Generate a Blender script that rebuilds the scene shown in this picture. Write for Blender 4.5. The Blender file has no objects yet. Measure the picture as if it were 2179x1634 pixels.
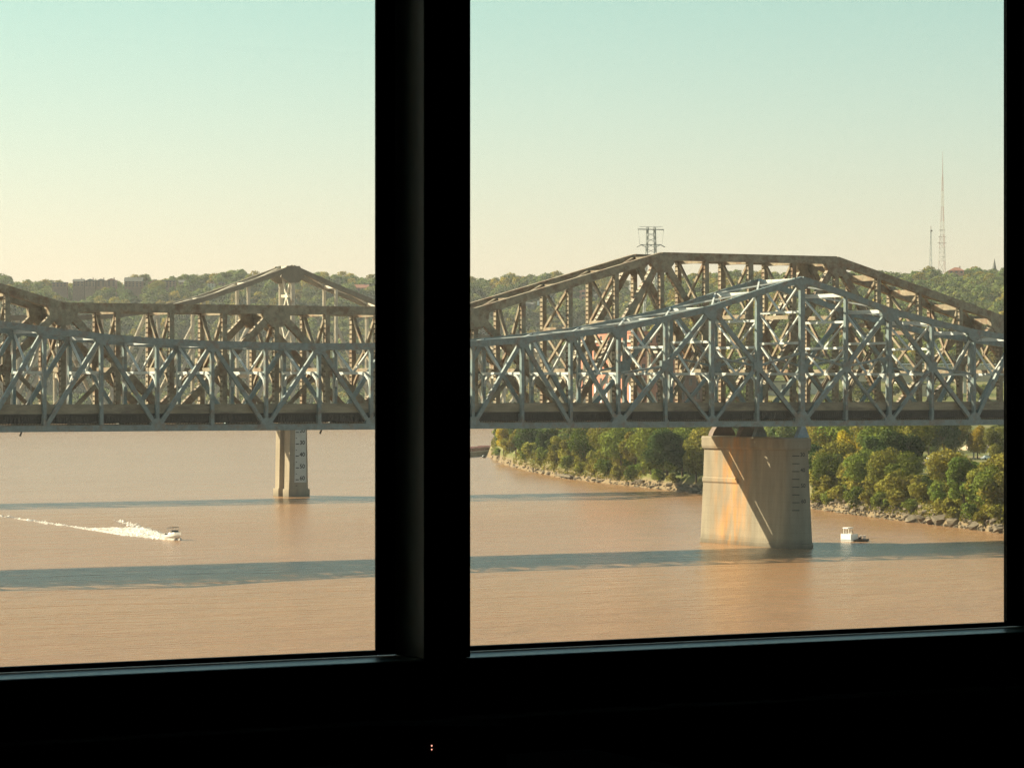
import bpy, math, random
import numpy as np
from mathutils import Vector, Matrix
rnd = random.Random(11)
SC = bpy.context.scene
COL = SC.collection

# ------------------------------------------------------------------ camera, sky, sun, exposure
F = 6800.0; CX = 1089.5; HY = 820.0; EYE = 34.0
YAW = math.radians(29.0); SN, CS = math.sin(YAW), math.cos(YAW)
cam = bpy.data.cameras.new('camera'); camo = bpy.data.objects.new('camera', cam); COL.objects.link(camo)
cam.sensor_width = 36; cam.lens = 36*F/2179; cam.clip_start = 0.05; cam.clip_end = 40000
camo.location = (0, 0, EYE)
camo.rotation_euler = (math.pi/2 + math.atan((HY-817)/F), 0, -YAW)
SC.camera = camo

SUNV = Vector((-1.05, 1.05, 1.0)).normalized()
SUN_EL = math.asin(SUNV.z); SUN_ROT = math.atan2(SUNV.x, SUNV.y)
world = bpy.data.worlds.new('World'); SC.world = world; world.use_nodes = True
wn = world.node_tree; wbg = wn.nodes['Background']
sky = wn.nodes.new('ShaderNodeTexSky'); sky.sky_type = 'NISHITA'; sky.sun_disc = False
sky.sun_elevation = SUN_EL; sky.sun_rotation = SUN_ROT
sky.dust_density = 1.0; sky.air_density = 1.0; sky.ozone_density = 1.0
wt = wn.nodes.new('ShaderNodeMix'); wt.data_type = 'RGBA'; wt.blend_type = 'MULTIPLY'; wt.inputs[0].default_value = 1
geo = wn.nodes.new('ShaderNodeTexCoord'); sep = wn.nodes.new('ShaderNodeSeparateXYZ'); wn.links.new(geo.outputs['Generated'], sep.inputs[0])
rmp = wn.nodes.new('ShaderNodeValToRGB'); el = rmp.color_ramp.elements        # white balance of the warm, low air against the clear air above
el[0].position = 0.0; el[0].color = (1.10, .815, .84, 1); el[1].position = .13; el[1].color = (.765, .90, .70, 1)
wn.links.new(sep.outputs[2], rmp.inputs[0]); wn.links.new(rmp.outputs[0], wt.inputs[7])
wn.links.new(sky.outputs[0], wt.inputs[6]); wn.links.new(wt.outputs[2], wbg.inputs[0])
wbg.inputs[1].default_value = 0.065
sun = bpy.data.lights.new('sun', 'SUN'); suno = bpy.data.objects.new('sun', sun); COL.objects.link(suno)
sun.energy = 5.0; sun.angle = math.radians(0.5); sun.color = (1.0, 0.86, 0.62)
suno.rotation_euler = SUNV.to_track_quat('Z', 'Y').to_euler()
SC.view_settings.view_transform = 'Standard'; SC.view_settings.look = 'None'
SC.view_settings.exposure = 1.5; SC.view_settings.gamma = 1.0; SC.view_settings.use_curve_mapping = False
SC.cycles.use_denoising = True; SC.cycles.denoising_prefilter = 'NONE'
SC.cycles.max_bounces = 6; SC.cycles.transparent_max_bounces = 12
SC.cycles.sample_clamp_indirect = 4.0

# ------------------------------------------------------------------ helpers
def loc(px, b, z=0.0):                    # survey point: bearing (as photo column), distance in metres, height
    a = (px-CX)/F*b
    return Vector((b*SN + a*CS, b*CS - a*SN, z))
def zat(y, b): return EYE + (HY-y)/F*b
def tag(o, label=None, cat=None, group=None, kind=None):
    if label: o['label'] = label
    if cat: o['category'] = cat
    if group: o['group'] = group
    if kind: o['kind'] = kind
    return o
def empty(name, p, label, cat, group=None, rz=0.0):
    o = bpy.data.objects.new(name, None); COL.objects.link(o); o.location = p; o.rotation_euler = (0, 0, rz)
    return tag(o, label, cat, group)
def link(name, me, parent=None):
    o = bpy.data.objects.new(name, me); COL.objects.link(o)
    if parent is not None: o.parent = parent
    return o
class MB:
    def __init__(s): s.v = []; s.f = []
    def add(s, vs, fs):
        n = len(s.v); s.v.extend([tuple(v) for v in vs]); s.f.extend([tuple(i+n for i in f) for f in fs]); return s
    def obox(s, c, u, v, n, hu, hv, hn):
        c = Vector(c); P = []
        for a in (-1, 1):
            for b in (-1, 1):
                for d in (-1, 1): P.append(c + u*(a*hu) + v*(b*hv) + n*(d*hn))
        return s.add(P, [(0,1,3,2),(4,6,7,5),(0,4,5,1),(2,3,7,6),(0,2,6,4),(1,5,7,3)])
    def box(s, x0, x1, y0, y1, z0, z1):
        return s.obox(((x0+x1)/2,(y0+y1)/2,(z0+z1)/2), Vector((1,0,0)), Vector((0,1,0)), Vector((0,0,1)), abs(x1-x0)/2, abs(y1-y0)/2, abs(z1-z0)/2)
    def beam(s, p, q, w, d, nrm=(0,1,0), kind='box', t=0.09, pitch=None):
        p = Vector(p); q = Vector(q); u = q-p; L = u.length
        if L < 1e-4: return s
        u.normalize(); n = Vector(nrm); n = n - u*n.dot(u)
        if n.length < 1e-3: n = Vector((1,0,0)) - u*u.x
        n.normalize(); v = n.cross(u); m = (p+q)/2
        if kind == 'box': s.obox(m, u, v, n, L/2, w/2, d/2)
        elif kind == 'H':
            for e in (-1, 1): s.obox(m+n*(e*(d/2-t/2)), u, v, n, L/2, w/2, t/2)
            s.obox(m, u, v, n, L/2-.002, t/2, d/2-t-.001)
        else:
            for e in (-1, 1): s.obox(m+n*(e*(d/2-t/2)), u, v, n, L/2, w/2, t/2)
            pt = pitch or d; k = max(2, int(L/pt)); st = L/k
            for e in (-1, 1):
                off = v*(e*(w/2-.06))
                for i in range(k): s.obox(p+u*(st*(i+.5))+off, u, v, n, st*.36, .03, d/2-t)
        return s
    def poly(s, pts, n, h):               # extruded polygon
        k = len(pts); n = Vector(n)
        A = [Vector(p)-n*(h/2) for p in pts]; B = [Vector(p)+n*(h/2) for p in pts]
        return s.add(A+B, [tuple(range(k))[::-1], tuple(range(k, 2*k))] + [(i,(i+1)%k,(i+1)%k+k,i+k) for i in range(k)])
    def cyl(s, p, q, r0, r1, n=8):
        p = Vector(p); q = Vector(q); u = (q-p).normalized(); a = u.orthogonal().normalized(); b = u.cross(a)
        A = [p+(a*math.cos(2*math.pi*i/n)+b*math.sin(2*math.pi*i/n))*r0 for i in range(n)]
        B = [q+(a*math.cos(2*math.pi*i/n)+b*math.sin(2*math.pi*i/n))*r1 for i in range(n)]
        return s.add(A+B, [tuple(range(n))[::-1], tuple(range(n, 2*n))] + [(i,(i+1)%n,(i+1)%n+n,i+n) for i in range(n)])
    def loft(s, rings, cap=True):
        k = len(rings[0]); n = len(s.v)
        for r in rings: s.v.extend([tuple(p) for p in r])
        for j in range(len(rings)-1):
            for i in range(k): s.f.append((n+j*k+i, n+j*k+(i+1)%k, n+(j+1)*k+(i+1)%k, n+(j+1)*k+i))
        if cap:
            s.f.append(tuple(n+i for i in range(k))[::-1]); s.f.append(tuple(n+(len(rings)-1)*k+i for i in range(k)))
        return s
    def mesh(s, name, mat=None, smooth=False):
        me = bpy.data.meshes.new(name); me.from_pydata(s.v, [], s.f); me.update()
        if mat: me.materials.append(mat)
        if smooth: me.shade_smooth()
        return me
    def build(s, name, mat, parent=None, smooth=False, bevel=0.0):
        o = link(name, s.mesh(name, mat, smooth), parent)
        if bevel:
            m = o.modifiers.new('bevel', 'BEVEL'); m.width = bevel; m.segments = 2
        return o

# ------------------------------------------------------------------ materials
def newmat(name):
    m = bpy.data.materials.new(name); m.use_nodes = True; nt = m.node_tree
    return m, nt, nt.nodes['Principled BSDF']
def N(nt, t, **kw):
    n = nt.nodes.new(t)
    for k, v in kw.items(): setattr(n, k, v)
    return n
def mat(name, col, rough=.7, spec=.3, metal=0.0, var=.25, scale=1.0, col2=None, amt=.5, bump=0.0, streak=None, coord='Object'):
    """base colour broken up by two noises; col2 = a second colour in patches (rust, dirt)"""
    m, nt, p = newmat(name)
    tc = N(nt, 'ShaderNodeTexCoord'); mp = N(nt, 'ShaderNodeMapping')
    nt.links.new(tc.outputs[coord], mp.inputs[0])
    mp.inputs['Scale'].default_value = streak or (1, 1, 1)
    n1 = N(nt, 'ShaderNodeTexNoise'); n1.inputs['Scale'].default_value = scale; n1.inputs['Detail'].default_value = 6; n1.inputs['Roughness'].default_value = .65
    nt.links.new(mp.outputs[0], n1.inputs['Vector'])
    mr = N(nt, 'ShaderNodeMapRange'); mr.inputs[1].default_value = .3; mr.inputs[2].default_value = .7
    mr.inputs[3].default_value = 1-var; mr.inputs[4].default_value = 1+var
    nt.links.new(n1.outputs[0], mr.inputs[0])
    base = N(nt, 'ShaderNodeMix', data_type='RGBA'); base.inputs[6].default_value = (*col, 1); base.inputs[7].default_value = (*(col2 or col), 1)
    if col2:
        n2 = N(nt, 'ShaderNodeTexNoise'); n2.inputs['Scale'].default_value = scale*.45; n2.inputs['Detail'].default_value = 8; n2.inputs['Roughness'].default_value = .7
        nt.links.new(mp.outputs[0], n2.inputs['Vector'])
        r2 = N(nt, 'ShaderNodeMapRange'); r2.inputs[1].default_value = .62-amt*.3; r2.inputs[2].default_value = .72-amt*.2
        nt.links.new(n2.outputs[0], r2.inputs[0]); nt.links.new(r2.outputs[0], base.inputs[0])
    else: base.inputs[0].default_value = 0
    mul = N(nt, 'ShaderNodeVectorMath', operation='SCALE')
    nt.links.new(base.outputs[2], mul.inputs[0]); nt.links.new(mr.outputs[0], mul.inputs['Scale'])
    nt.links.new(mul.outputs[0], p.inputs['Base Color'])
    p.inputs['Roughness'].default_value = rough; p.inputs['Metallic'].default_value = metal; p.inputs['Specular IOR Level'].default_value = spec
    if bump:
        bp = N(nt, 'ShaderNodeBump'); bp.inputs['Strength'].default_value = bump; bp.inputs['Distance'].default_value = .1
        nt.links.new(n1.outputs[0], bp.inputs['Height']); nt.links.new(bp.outputs[0], p.inputs['Normal'])
    return m
M = {}
M['blue'] = mat('blue_grey_paint', (.158,.205,.208), .38, .4, var=.24, scale=1.1, col2=(.17,.14,.115), amt=.4)
M['brace_sunlit'] = mat('sunlit_tone_bracing', (.52,.54,.52), .4, .5, var=.12, scale=.8, col2=(.3,.28,.25), amt=.15)  # paler copy of the blue paint; sunlit look put into the colour
M['rust'] = mat('weathered_brown_steel', (.235,.195,.135), .55, .4, var=.32, scale=.9, col2=(.17,.10,.058), amt=.5)
M['tan'] = mat('faded_tan_paint', (.52,.48,.40), .6, .3, var=.2, scale=.5, col2=(.3,.2,.13), amt=.25)
M['parapet'] = mat('parapet_concrete', (.27,.24,.175), .85, .2, var=.25, scale=.35, col2=(.15,.13,.10), amt=.5, streak=(.5,1,2))
M['deck'] = mat('asphalt', (.06,.06,.06), .9, .2)
M['underdeck'] = mat('shade_toned_underdeck_steel', (.05,.045,.04), .8, .2)  # near black: the shade below the deck is put into the colour
M['bearing'] = mat('dark_bearing_steel', (.13,.09,.07), .7, .3)
M['chord'] = mat('shade_toned_tan_chord', (.21,.185,.145), .7, .3, var=.2, scale=.5)  # darker copy of the tan paint, with the chords' shade in its colour
M['bearing_blue'] = mat('blue_bearing_steel', (.2,.26,.3), .6, .3)
M['black'] = mat('window_frame_dark', (.055,.092,.08), .36, .5, var=.15, scale=20)
M['sash'] = mat('sash_dark', (.003,.004,.004), .6, .1, var=.1, scale=20)
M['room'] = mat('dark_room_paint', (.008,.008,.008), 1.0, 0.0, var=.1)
M['brick'] = mat('red_brick_far', (.52,.22,.155), .9, .1, var=.2, scale=.2)
M['brickdk'] = mat('brown_brick_far', (.20,.11,.085), .9, .1, var=.25, scale=.2)
M['plaster'] = mat('pale_plaster', (.62,.57,.48), .9, .1, var=.12, scale=.2)
M['rowbrick'] = mat('dark_row_brick', (.23,.135,.105), .9, .1, var=.25, scale=.2)
M['white'] = mat('white_paint', (.8,.78,.74), .5, .4, var=.06)
M['greyroof'] = mat('grey_roof', (.11,.11,.105), .9, .1, var=.2, scale=.2)
M['redroof'] = mat('red_brown_roof', (.26,.12,.085), .9, .1, var=.2, scale=.2)
M['beige'] = mat('beige_wall', (.5,.42,.3), .9, .1, var=.15, scale=.15)
M['tent'] = mat('tan_canvas', (.38,.31,.22), .9, .1)
M['pane'] = mat('dark_window_pane', (.03,.035,.04), .15, .5, var=.1)
M['stone'] = mat('riprap_stone', (.15,.122,.088), .9, .2, var=.35, scale=.6, col2=(.085,.065,.045), amt=.4, bump=.4)
M['bark'] = mat('bark', (.09,.065,.045), .95, .1, var=.35, scale=1.5)
M['steelgrey'] = mat('galvanised_steel', (.28,.30,.30), .5, .4, var=.1)
M['mastred'] = mat('mast_red_paint', (.34,.25,.22), .6, .3, var=.1)
M['mastwhite'] = mat('mast_white_paint', (.40,.37,.33), .6, .3, var=.1)
M['barge'] = mat('barge_red', (.16,.06,.05), .7, .3, var=.3, scale=.2)
M['bargehull'] = mat('barge_hull', (.13,.14,.13), .7, .3, var=.3, scale=.2)
M['darkhull'] = mat('dark_hull', (.03,.035,.035), .35, .5)
M['canvas'] = mat('dark_canvas', (.05,.045,.05), .9, .1)
M['glassdark'] = mat('windscreen', (.05,.06,.06), .1, .6)
M['skin'] = mat('skin', (.45,.28,.2), .7, .2)
M['shirt'] = mat('tan_shirt', (.5,.38,.27), .9, .1)
M['mark'] = mat('painted_black_marks', (.02,.02,.02), .8, .2)
M['oldmark'] = mat('faded_black_marks', (.06,.055,.045), .9, .1, var=.4, scale=2)
M['panelgrey'] = mat('painted_grey_panel', (.46,.46,.43), .8, .2, var=.12, scale=.6)
M['tyre'] = mat('tyre', (.02,.02,.02), .9, .2)

# pier concrete: rust stains with their own shape, faint courses
def concrete(name, col, stain):
    m, nt, p = newmat(name)
    tc = N(nt, 'ShaderNodeTexCoord')
    mp = N(nt, 'ShaderNodeMapping'); mp.inputs['Scale'].default_value = (.35, .35, .09); nt.links.new(tc.outputs['Object'], mp.inputs[0])
    n1 = N(nt, 'ShaderNodeTexNoise'); n1.inputs['Scale'].default_value = 1.2; n1.inputs['Detail'].default_value = 7; nt.links.new(mp.outputs[0], n1.inputs['Vector'])
    r1 = N(nt, 'ShaderNodeMapRange'); r1.inputs[1].default_value = .3; r1.inputs[2].default_value = .7; r1.inputs[3].default_value = .78; r1.inputs[4].default_value = 1.15
    nt.links.new(n1.outputs[0], r1.inputs[0])
    sp = N(nt, 'ShaderNodeSeparateXYZ'); nt.links.new(tc.outputs['Object'], sp.inputs[0])
    def mth(op, a, b=None, c=None):
        n = N(nt, 'ShaderNodeMath', operation=op)
        for i, x in enumerate((a, b, c)):
            if x is None: continue
            if isinstance(x, (int, float)): n.inputs[i].default_value = x
            else: nt.links.new(x, n.inputs[i])
        return n.outputs[0]
    mix = N(nt, 'ShaderNodeMix', data_type='RGBA'); mix.inputs[6].default_value = (*col, 1); mix.inputs[7].default_value = (.40, .19, .055, 1)
    if stain:
        y0, wd = stain
        d = mth('ABSOLUTE', mth('SUBTRACT', sp.outputs[1], y0)); g = mth('SUBTRACT', 1.0, mth('DIVIDE', d, wd)); g = mth('MAXIMUM', g, 0.0)
        n3 = N(nt, 'ShaderNodeTexNoise'); n3.inputs['Scale'].default_value = 1.6; n3.inputs['Detail'].default_value = 6; nt.links.new(mp.outputs[0], n3.inputs['Vector'])
        bl = N(nt, 'ShaderNodeMapRange'); bl.inputs[1].default_value = .40; bl.inputs[2].default_value = .62; nt.links.new(n3.outputs[0], bl.inputs[0])
        st = mth('MULTIPLY', mth('POWER', g, .7), mth('ADD', mth('MULTIPLY', bl.outputs[0], .75), .12)); st = mth('MINIMUM', st, .85); nt.links.new(st, mix.inputs[0])
    else: mix.inputs[0].default_value = 0
    # pour joints every 1.6 m
    fr = mth('FRACT', mth('DIVIDE', sp.outputs[2], 1.6)); ln = mth('LESS_THAN', fr, .045); dk = mth('SUBTRACT', 1.0, mth('MULTIPLY', ln, .14))
    # dark tide band at the foot
    n4 = N(nt, 'ShaderNodeTexNoise'); n4.inputs['Scale'].default_value = .5; nt.links.new(tc.outputs['Object'], n4.inputs['Vector'])
    td = N(nt, 'ShaderNodeMapRange'); td.inputs[1].default_value = .6; td.inputs[2].default_value = 2.6; td.inputs[3].default_value = .55; td.inputs[4].default_value = 1
    nt.links.new(mth('ADD', sp.outputs[2], n4.outputs[0]), td.inputs[0])
    f = mth('MULTIPLY', mth('MULTIPLY', r1.outputs[0], dk), td.outputs[0])
    mul = N(nt, 'ShaderNodeVectorMath', operation='SCALE'); nt.links.new(mix.outputs[2], mul.inputs[0]); nt.links.new(f, mul.inputs['Scale'])
    nt.links.new(mul.outputs[0], p.inputs['Base Color']); p.inputs['Roughness'].default_value = .9; p.inputs['Specular IOR Level'].default_value = .2
    bp = N(nt, 'ShaderNodeBump'); bp.inputs['Strength'].default_value = .25; bp.inputs['Distance'].default_value = .15
    nt.links.new(n1.outputs[0], bp.inputs['Height']); nt.links.new(bp.outputs[0], p.inputs['Normal'])
    return m
M['pier'] = concrete('pier_concrete', (.225,.192,.142), (20.0, 8.5))
M['pier3'] = concrete('pale_pier_concrete', (.27,.225,.165), None)

def foliage(name, col):
    m, nt, p = newmat(name); nt.nodes.remove(p); out = nt.nodes['Material Output']
    at = N(nt, 'ShaderNodeAttribute'); at.attribute_name = 'tint'
    oi = N(nt, 'ShaderNodeObjectInfo')
    hs = N(nt, 'ShaderNodeHueSaturation'); hs.inputs['Color'].default_value = (*col, 1)
    mr = N(nt, 'ShaderNodeMapRange'); mr.inputs[3].default_value = .502; mr.inputs[4].default_value = .532; nt.links.new(oi.outputs['Random'], mr.inputs[0]); nt.links.new(mr.outputs[0], hs.inputs['Hue'])
    mv = N(nt, 'ShaderNodeMath', operation='MULTIPLY_ADD'); mv.inputs[1].default_value = 37.0; nt.links.new(oi.outputs['Random'], mv.inputs[0])
    fr = N(nt, 'ShaderNodeMath', operation='FRACT'); nt.links.new(mv.outputs[0], fr.inputs[0])
    m2 = N(nt, 'ShaderNodeMapRange'); m2.inputs[3].default_value = .72; m2.inputs[4].default_value = 1.3; nt.links.new(fr.outputs[0], m2.inputs[0]); nt.links.new(m2.outputs[0], hs.inputs['Value'])
    mx = N(nt, 'ShaderNodeMix', data_type='RGBA', blend_type='MULTIPLY'); mx.inputs[0].default_value = 1
    nt.links.new(hs.outputs[0], mx.inputs[6]); nt.links.new(at.outputs['Color'], mx.inputs[7])
    d = N(nt, 'ShaderNodeBsdfDiffuse'); t = N(nt, 'ShaderNodeBsdfTranslucent'); g = N(nt, 'ShaderNodeMixShader'); g.inputs[0].default_value = .26
    nt.links.new(mx.outputs[2], d.inputs[0]); nt.links.new(mx.outputs[2], t.inputs[0])
    nt.links.new(d.outputs[0], g.inputs[1]); nt.links.new(t.outputs[0], g.inputs[2]); nt.links.new(g.outputs[0], out.inputs[0])
    return m
M['leaf_olive'] = foliage('olive_leaves', (.175,.172,.038))
M['leaf_green'] = foliage('green_leaves', (.12,.155,.034))
M['leaf_dark'] = foliage('dark_leaves', (.05,.078,.025))
M['leaf_yellow'] = foliage('yellow_leaves', (.36,.265,.035))
M['leaf_hill'] = foliage('hill_leaves', (.105,.145,.048))

def water():
    m, nt, p = newmat('muddy_river_water')
    tc = N(nt, 'ShaderNodeTexCoord')
    def noise(sc, mapping, det=3):
        mp = N(nt, 'ShaderNodeMapping'); mp.inputs['Scale'].default_value = mapping; mp.inputs['Rotation'].default_value = (0, 0, YAW*-1+.12)
        nt.links.new(tc.outputs['Object'], mp.inputs[0])
        n = N(nt, 'ShaderNodeTexNoise'); n.inputs['Scale'].default_value = sc; n.inputs['Detail'].default_value = det; n.inputs['Roughness'].default_value = .6
        nt.links.new(mp.outputs[0], n.inputs['Vector']); return n.outputs[0]
    big = noise(.012, (.35, 1, 1), 5); w1 = noise(.5, (.45, 1, 1), 4); w2 = noise(.09, (.5, 1, 1), 4)
    cr = N(nt, 'ShaderNodeMapRange'); cr.inputs[1].default_value = .3; cr.inputs[2].default_value = .7; nt.links.new(big, cr.inputs[0])
    mx = N(nt, 'ShaderNodeMix', data_type='RGBA'); mx.inputs[6].default_value = (.232,.126,.062,1); mx.inputs[7].default_value = (.256,.149,.082,1)
    nt.links.new(cr.outputs[0], mx.inputs[0])
    fl = noise(.16, (.12, 1, 1), 5); fr = N(nt, 'ShaderNodeMapRange'); fr.inputs[1].default_value = .3; fr.inputs[2].default_value = .7; fr.inputs[3].default_value = .955; fr.inputs[4].default_value = 1.045; nt.links.new(fl, fr.inputs[0])
    sc = N(nt, 'ShaderNodeVectorMath', operation='SCALE'); nt.links.new(mx.outputs[2], sc.inputs[0]); nt.links.new(fr.outputs[0], sc.inputs['Scale']); nt.links.new(sc.outputs[0], p.inputs['Base Color'])
    ad = N(nt, 'ShaderNodeMath', operation='MULTIPLY_ADD'); ad.inputs[1].default_value = 4.5; nt.links.new(w2, ad.inputs[0]); nt.links.new(w1, ad.inputs[2])
    bp = N(nt, 'ShaderNodeBump'); bp.inputs['Strength'].default_value = .7; bp.inputs['Distance'].default_value = .4
    nt.links.new(ad.outputs[0], bp.inputs['Height']); nt.links.new(bp.outputs[0], p.inputs['Normal'])
    p.inputs['Roughness'].default_value = .22; p.inputs['IOR'].default_value = 1.2; p.inputs['Specular IOR Level'].default_value = .5
    return m
M['water'] = water()
def ground():
    m, nt, p = newmat('ground_grass_and_soil')
    tc = N(nt, 'ShaderNodeTexCoord')
    n = N(nt, 'ShaderNodeTexNoise'); n.inputs['Scale'].default_value = .03; n.inputs['Detail'].default_value = 9; n.inputs['Roughness'].default_value = .7; nt.links.new(tc.outputs['Object'], n.inputs['Vector'])
    n2 = N(nt, 'ShaderNodeTexNoise'); n2.inputs['Scale'].default_value = .5; n2.inputs['Detail'].default_value = 6; nt.links.new(tc.outputs['Object'], n2.inputs['Vector'])
    r = N(nt, 'ShaderNodeValToRGB'); e = r.color_ramp.elements
    e[0].position = .36; e[0].color = (.05,.065,.02,1); e[1].position = .66; e[1].color = (.19,.155,.085,1)
    x = e.new(.5); x.color = (.095,.105,.032,1)
    a = N(nt, 'ShaderNodeMath', operation='MULTIPLY_ADD'); a.inputs[1].default_value = .35; nt.links.new(n2.outputs[0], a.inputs[0])
    b = N(nt, 'ShaderNodeMath', operation='MULTIPLY_ADD'); b.inputs[1].default_value = 1.0; b.inputs[2].default_value = -.17; nt.links.new(n.outputs[0], b.inputs[0]); nt.links.new(b.outputs[0], a.inputs[2])
    nt.links.new(a.outputs[0], r.inputs[0])
    # bare silt just above the waterline
    sp = N(nt, 'ShaderNodeSeparateXYZ'); nt.links.new(tc.outputs['Object'], sp.inputs[0])
    zz = N(nt, 'ShaderNodeMath', operation='MULTIPLY_ADD'); zz.inputs[1].default_value = 3.0; nt.links.new(n2.outputs[0], zz.inputs[0]); nt.links.new(sp.outputs[2], zz.inputs[2])
    rr = N(nt, 'ShaderNodeMapRange'); rr.inputs[1].default_value = 3.6; rr.inputs[2].default_value = 5.2; nt.links.new(zz.outputs[0], rr.inputs[0])
    mx = N(nt, 'ShaderNodeMix', data_type='RGBA'); mx.inputs[6].default_value = (.17,.125,.075,1); nt.links.new(r.outputs[0], mx.inputs[7]); nt.links.new(rr.outputs[0], mx.inputs[0])
    nt.links.new(mx.outputs[2], p.inputs['Base Color']); p.inputs['Roughness'].default_value = .95; p.inputs['Specular IOR Level'].default_value = .1
    return m
M['ground'] = ground()
def glass():
    m, nt, p = newmat('window_glass'); nt.nodes.remove(p); out = nt.nodes['Material Output']
    t = N(nt, 'ShaderNodeBsdfTransparent'); t.inputs[0].default_value = (.97,.985,.965,1)
    g = N(nt, 'ShaderNodeBsdfGlossy'); g.inputs['Roughness'].default_value = .02
    fz = N(nt, 'ShaderNodeFresnel'); fz.inputs[0].default_value = 1.3
    x = N(nt, 'ShaderNodeMixShader'); nt.links.new(fz.outputs[0], x.inputs[0]); nt.links.new(t.outputs[0], x.inputs[1]); nt.links.new(g.outputs[0], x.inputs[2]); nt.links.new(x.outputs[0], out.inputs[0])
    return m
M['glass'] = glass()
def foam():
    m, nt, p = newmat('white_foam')
    p.inputs['Base Color'].default_value = (.9,.86,.8,1); p.inputs['Roughness'].default_value = .8
    tc = N(nt, 'ShaderNodeTexCoord'); n = N(nt, 'ShaderNodeTexNoise'); n.inputs['Scale'].default_value = .55; n.inputs['Detail'].default_value = 6; nt.links.new(tc.outputs['Object'], n.inputs['Vector'])
    r = N(nt, 'ShaderNodeMapRange'); r.inputs[1].default_value = .35; r.inputs[2].default_value = .7; r.inputs[3].default_value = .3; r.inputs[4].default_value = .85; nt.links.new(n.outputs[0], r.inputs[0]); nt.links.new(r.outputs[0], p.inputs['Alpha'])
    return m
M['foam'] = foam()
def led():
    m, nt, p = newmat('red_clock_light'); p.inputs['Base Color'].default_value = (.1,.01,.01,1)
    p.inputs['Emission Color'].default_value = (1,.42,.3,1); p.inputs['Emission Strength'].default_value = .6
    return m
M['led'] = led()

# ------------------------------------------------------------------ terrain and river
SH = np.array([(700,2300),(731,2140),(776,2000),(808,1900),(847,1800),(882,1725),(944,1600),(1005,1490),(1046,1400),(1101,1300),(1168,1200),(1257,1130),(1360,1080),(1473,1050),(1541,1040)], float)
shb = lambda px: np.interp(px, SH[::-1,1], SH[::-1,0])
BK = np.array([(1040,1541),(1060,1625),(1100,1720),(1150,1850),(1200,2000),(1290,2400),(1350,2700)], float)
RID = np.array([(-600,575),(0,578),(30,585),(60,597),(120,597),(180,596),(260,594),(330,588),(380,590),(470,584),(540,579),(620,584),(720,586),(760,592),(800,592),(1005,588),(1060,584),(1100,585),(1166,580),(1240,582),(1440,582),(1640,578),(1700,580),(1870,580),(1900,582),(1950,577),(2000,580),(2060,580),(2115,576),(2140,573),(2700,570)], float)
SPUR = np.array([(-600,616),(0,619),(60,624),(110,637),(150,660),(200,690),(300,760)], float)
def smooth(x): x = np.clip(x, 0, 1); return x*x*(3-2*x)
def hsh(a, b):                                                        # rolling unevenness
    return np.sin(a*.013+b*.007)*.5+np.sin(a*.031-b*.019+1.3)*.3+np.sin(a*.006+b*.023+.4)*.4
def height(px, b):
    px = np.asarray(px, float); b = np.asarray(b, float)
    ry = np.interp(px, RID[:,0], RID[:,1])
    zl = EYE+(HY-ry)/F*3400-19; zr = EYE+(HY-ry)/F*3050-20
    a = (px-CX)/F*b; n = hsh(a, b)
    sh = 2900+25*np.sin(px*.012)+12*np.sin(px*.05)
    d = b-sh
    left = np.where(d < 0, -3.0+0*b, np.minimum(d*.2, 5)+smooth(d/120)*5)
    left = np.where(d > 100, left+smooth((d-100)/(3400-sh-100))*(zl-10)+n*3, left)
    left = np.where(b > 3450, zl-(b-3450)*.03, left)
    zs = EYE+(HY-np.interp(px, SPUR[:,0], SPUR[:,1]))/F*3120-11
    sp = np.where(d > 20, smooth((d-20)/(3120-sh-20))*zs, -3); sp = np.where(b > 3120, zs-(b-3120)*.12, sp)
    left = np.where(px < 300, np.maximum(left, sp), left)
    fb = np.interp(px, SH[::-1,1], SH[::-1,0]); bb = np.interp(px, BK[:,0], BK[:,1])
    def bank(e): return np.where(e < 0, -3.0, np.minimum(e*.33, 4.5)+smooth(e/110)*4.5)
    strip = np.minimum(bank(b-fb), bank(bb-b)); strip = np.where(px < 1040, -3.0, strip)
    mid = np.maximum(strip, left)
    e = b-fb
    r = bank(e)+smooth((b-1250)/280)*8+smooth((b-1500)/450)*24+smooth((b-1900)/450)*20
    r = r+smooth((b-2150)/900)*np.maximum(zr-61, 0)+n*2*smooth((b-1900)/300)
    r = np.where(b > 3100, zr-(b-3100)*.03, r)
    w = smooth((px-1290)/130)
    return mid*(1-w)+r*w
def build_terrain():
    pxs = np.unique(np.concatenate([np.linspace(-9000, -600, 22), np.arange(-600, 2700, 12), np.linspace(2700, 11000, 22)]))
    bs = np.unique(np.concatenate([np.linspace(25, 650, 10), np.arange(650, 1300, 6), np.arange(1300, 1700, 12), np.arange(1700, 3500, 25), np.linspace(3500, 6200, 18)]))
    P, B = np.meshgrid(pxs, bs); Z = height(P, B); A = (P-CX)/F*B
    X = B*SN+A*CS; Y = B*CS-A*SN
    v = np.stack([X, Y, Z], -1).reshape(-1, 3); nx = len(pxs); ny = len(bs)
    i = np.arange(nx-1); j = np.arange(ny-1); I, J = np.meshgrid(i, j); k = (J*nx+I).ravel()
    f = np.stack([k, k+1, k+nx+1, k+nx], -1)
    me = bpy.data.meshes.new('terrain'); me.from_pydata(v.tolist(), [], f.tolist()); me.shade_smooth(); me.materials.append(M['ground'])
    return tag(link('ground', me), 'grassy and wooded ground of the river banks and hills', kind='structure')
terrain = build_terrain()
def gz(px, b): return float(height(px, b))
wm = MB(); wm.add([(-6500,20,0),(7800,20,0),(7800,6500,0),(-6500,6500,0)], [(0,1,2,3)])
tag(wm.build('river_water', M['water']), 'wide muddy brown river with small ripples', kind='structure')

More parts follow.
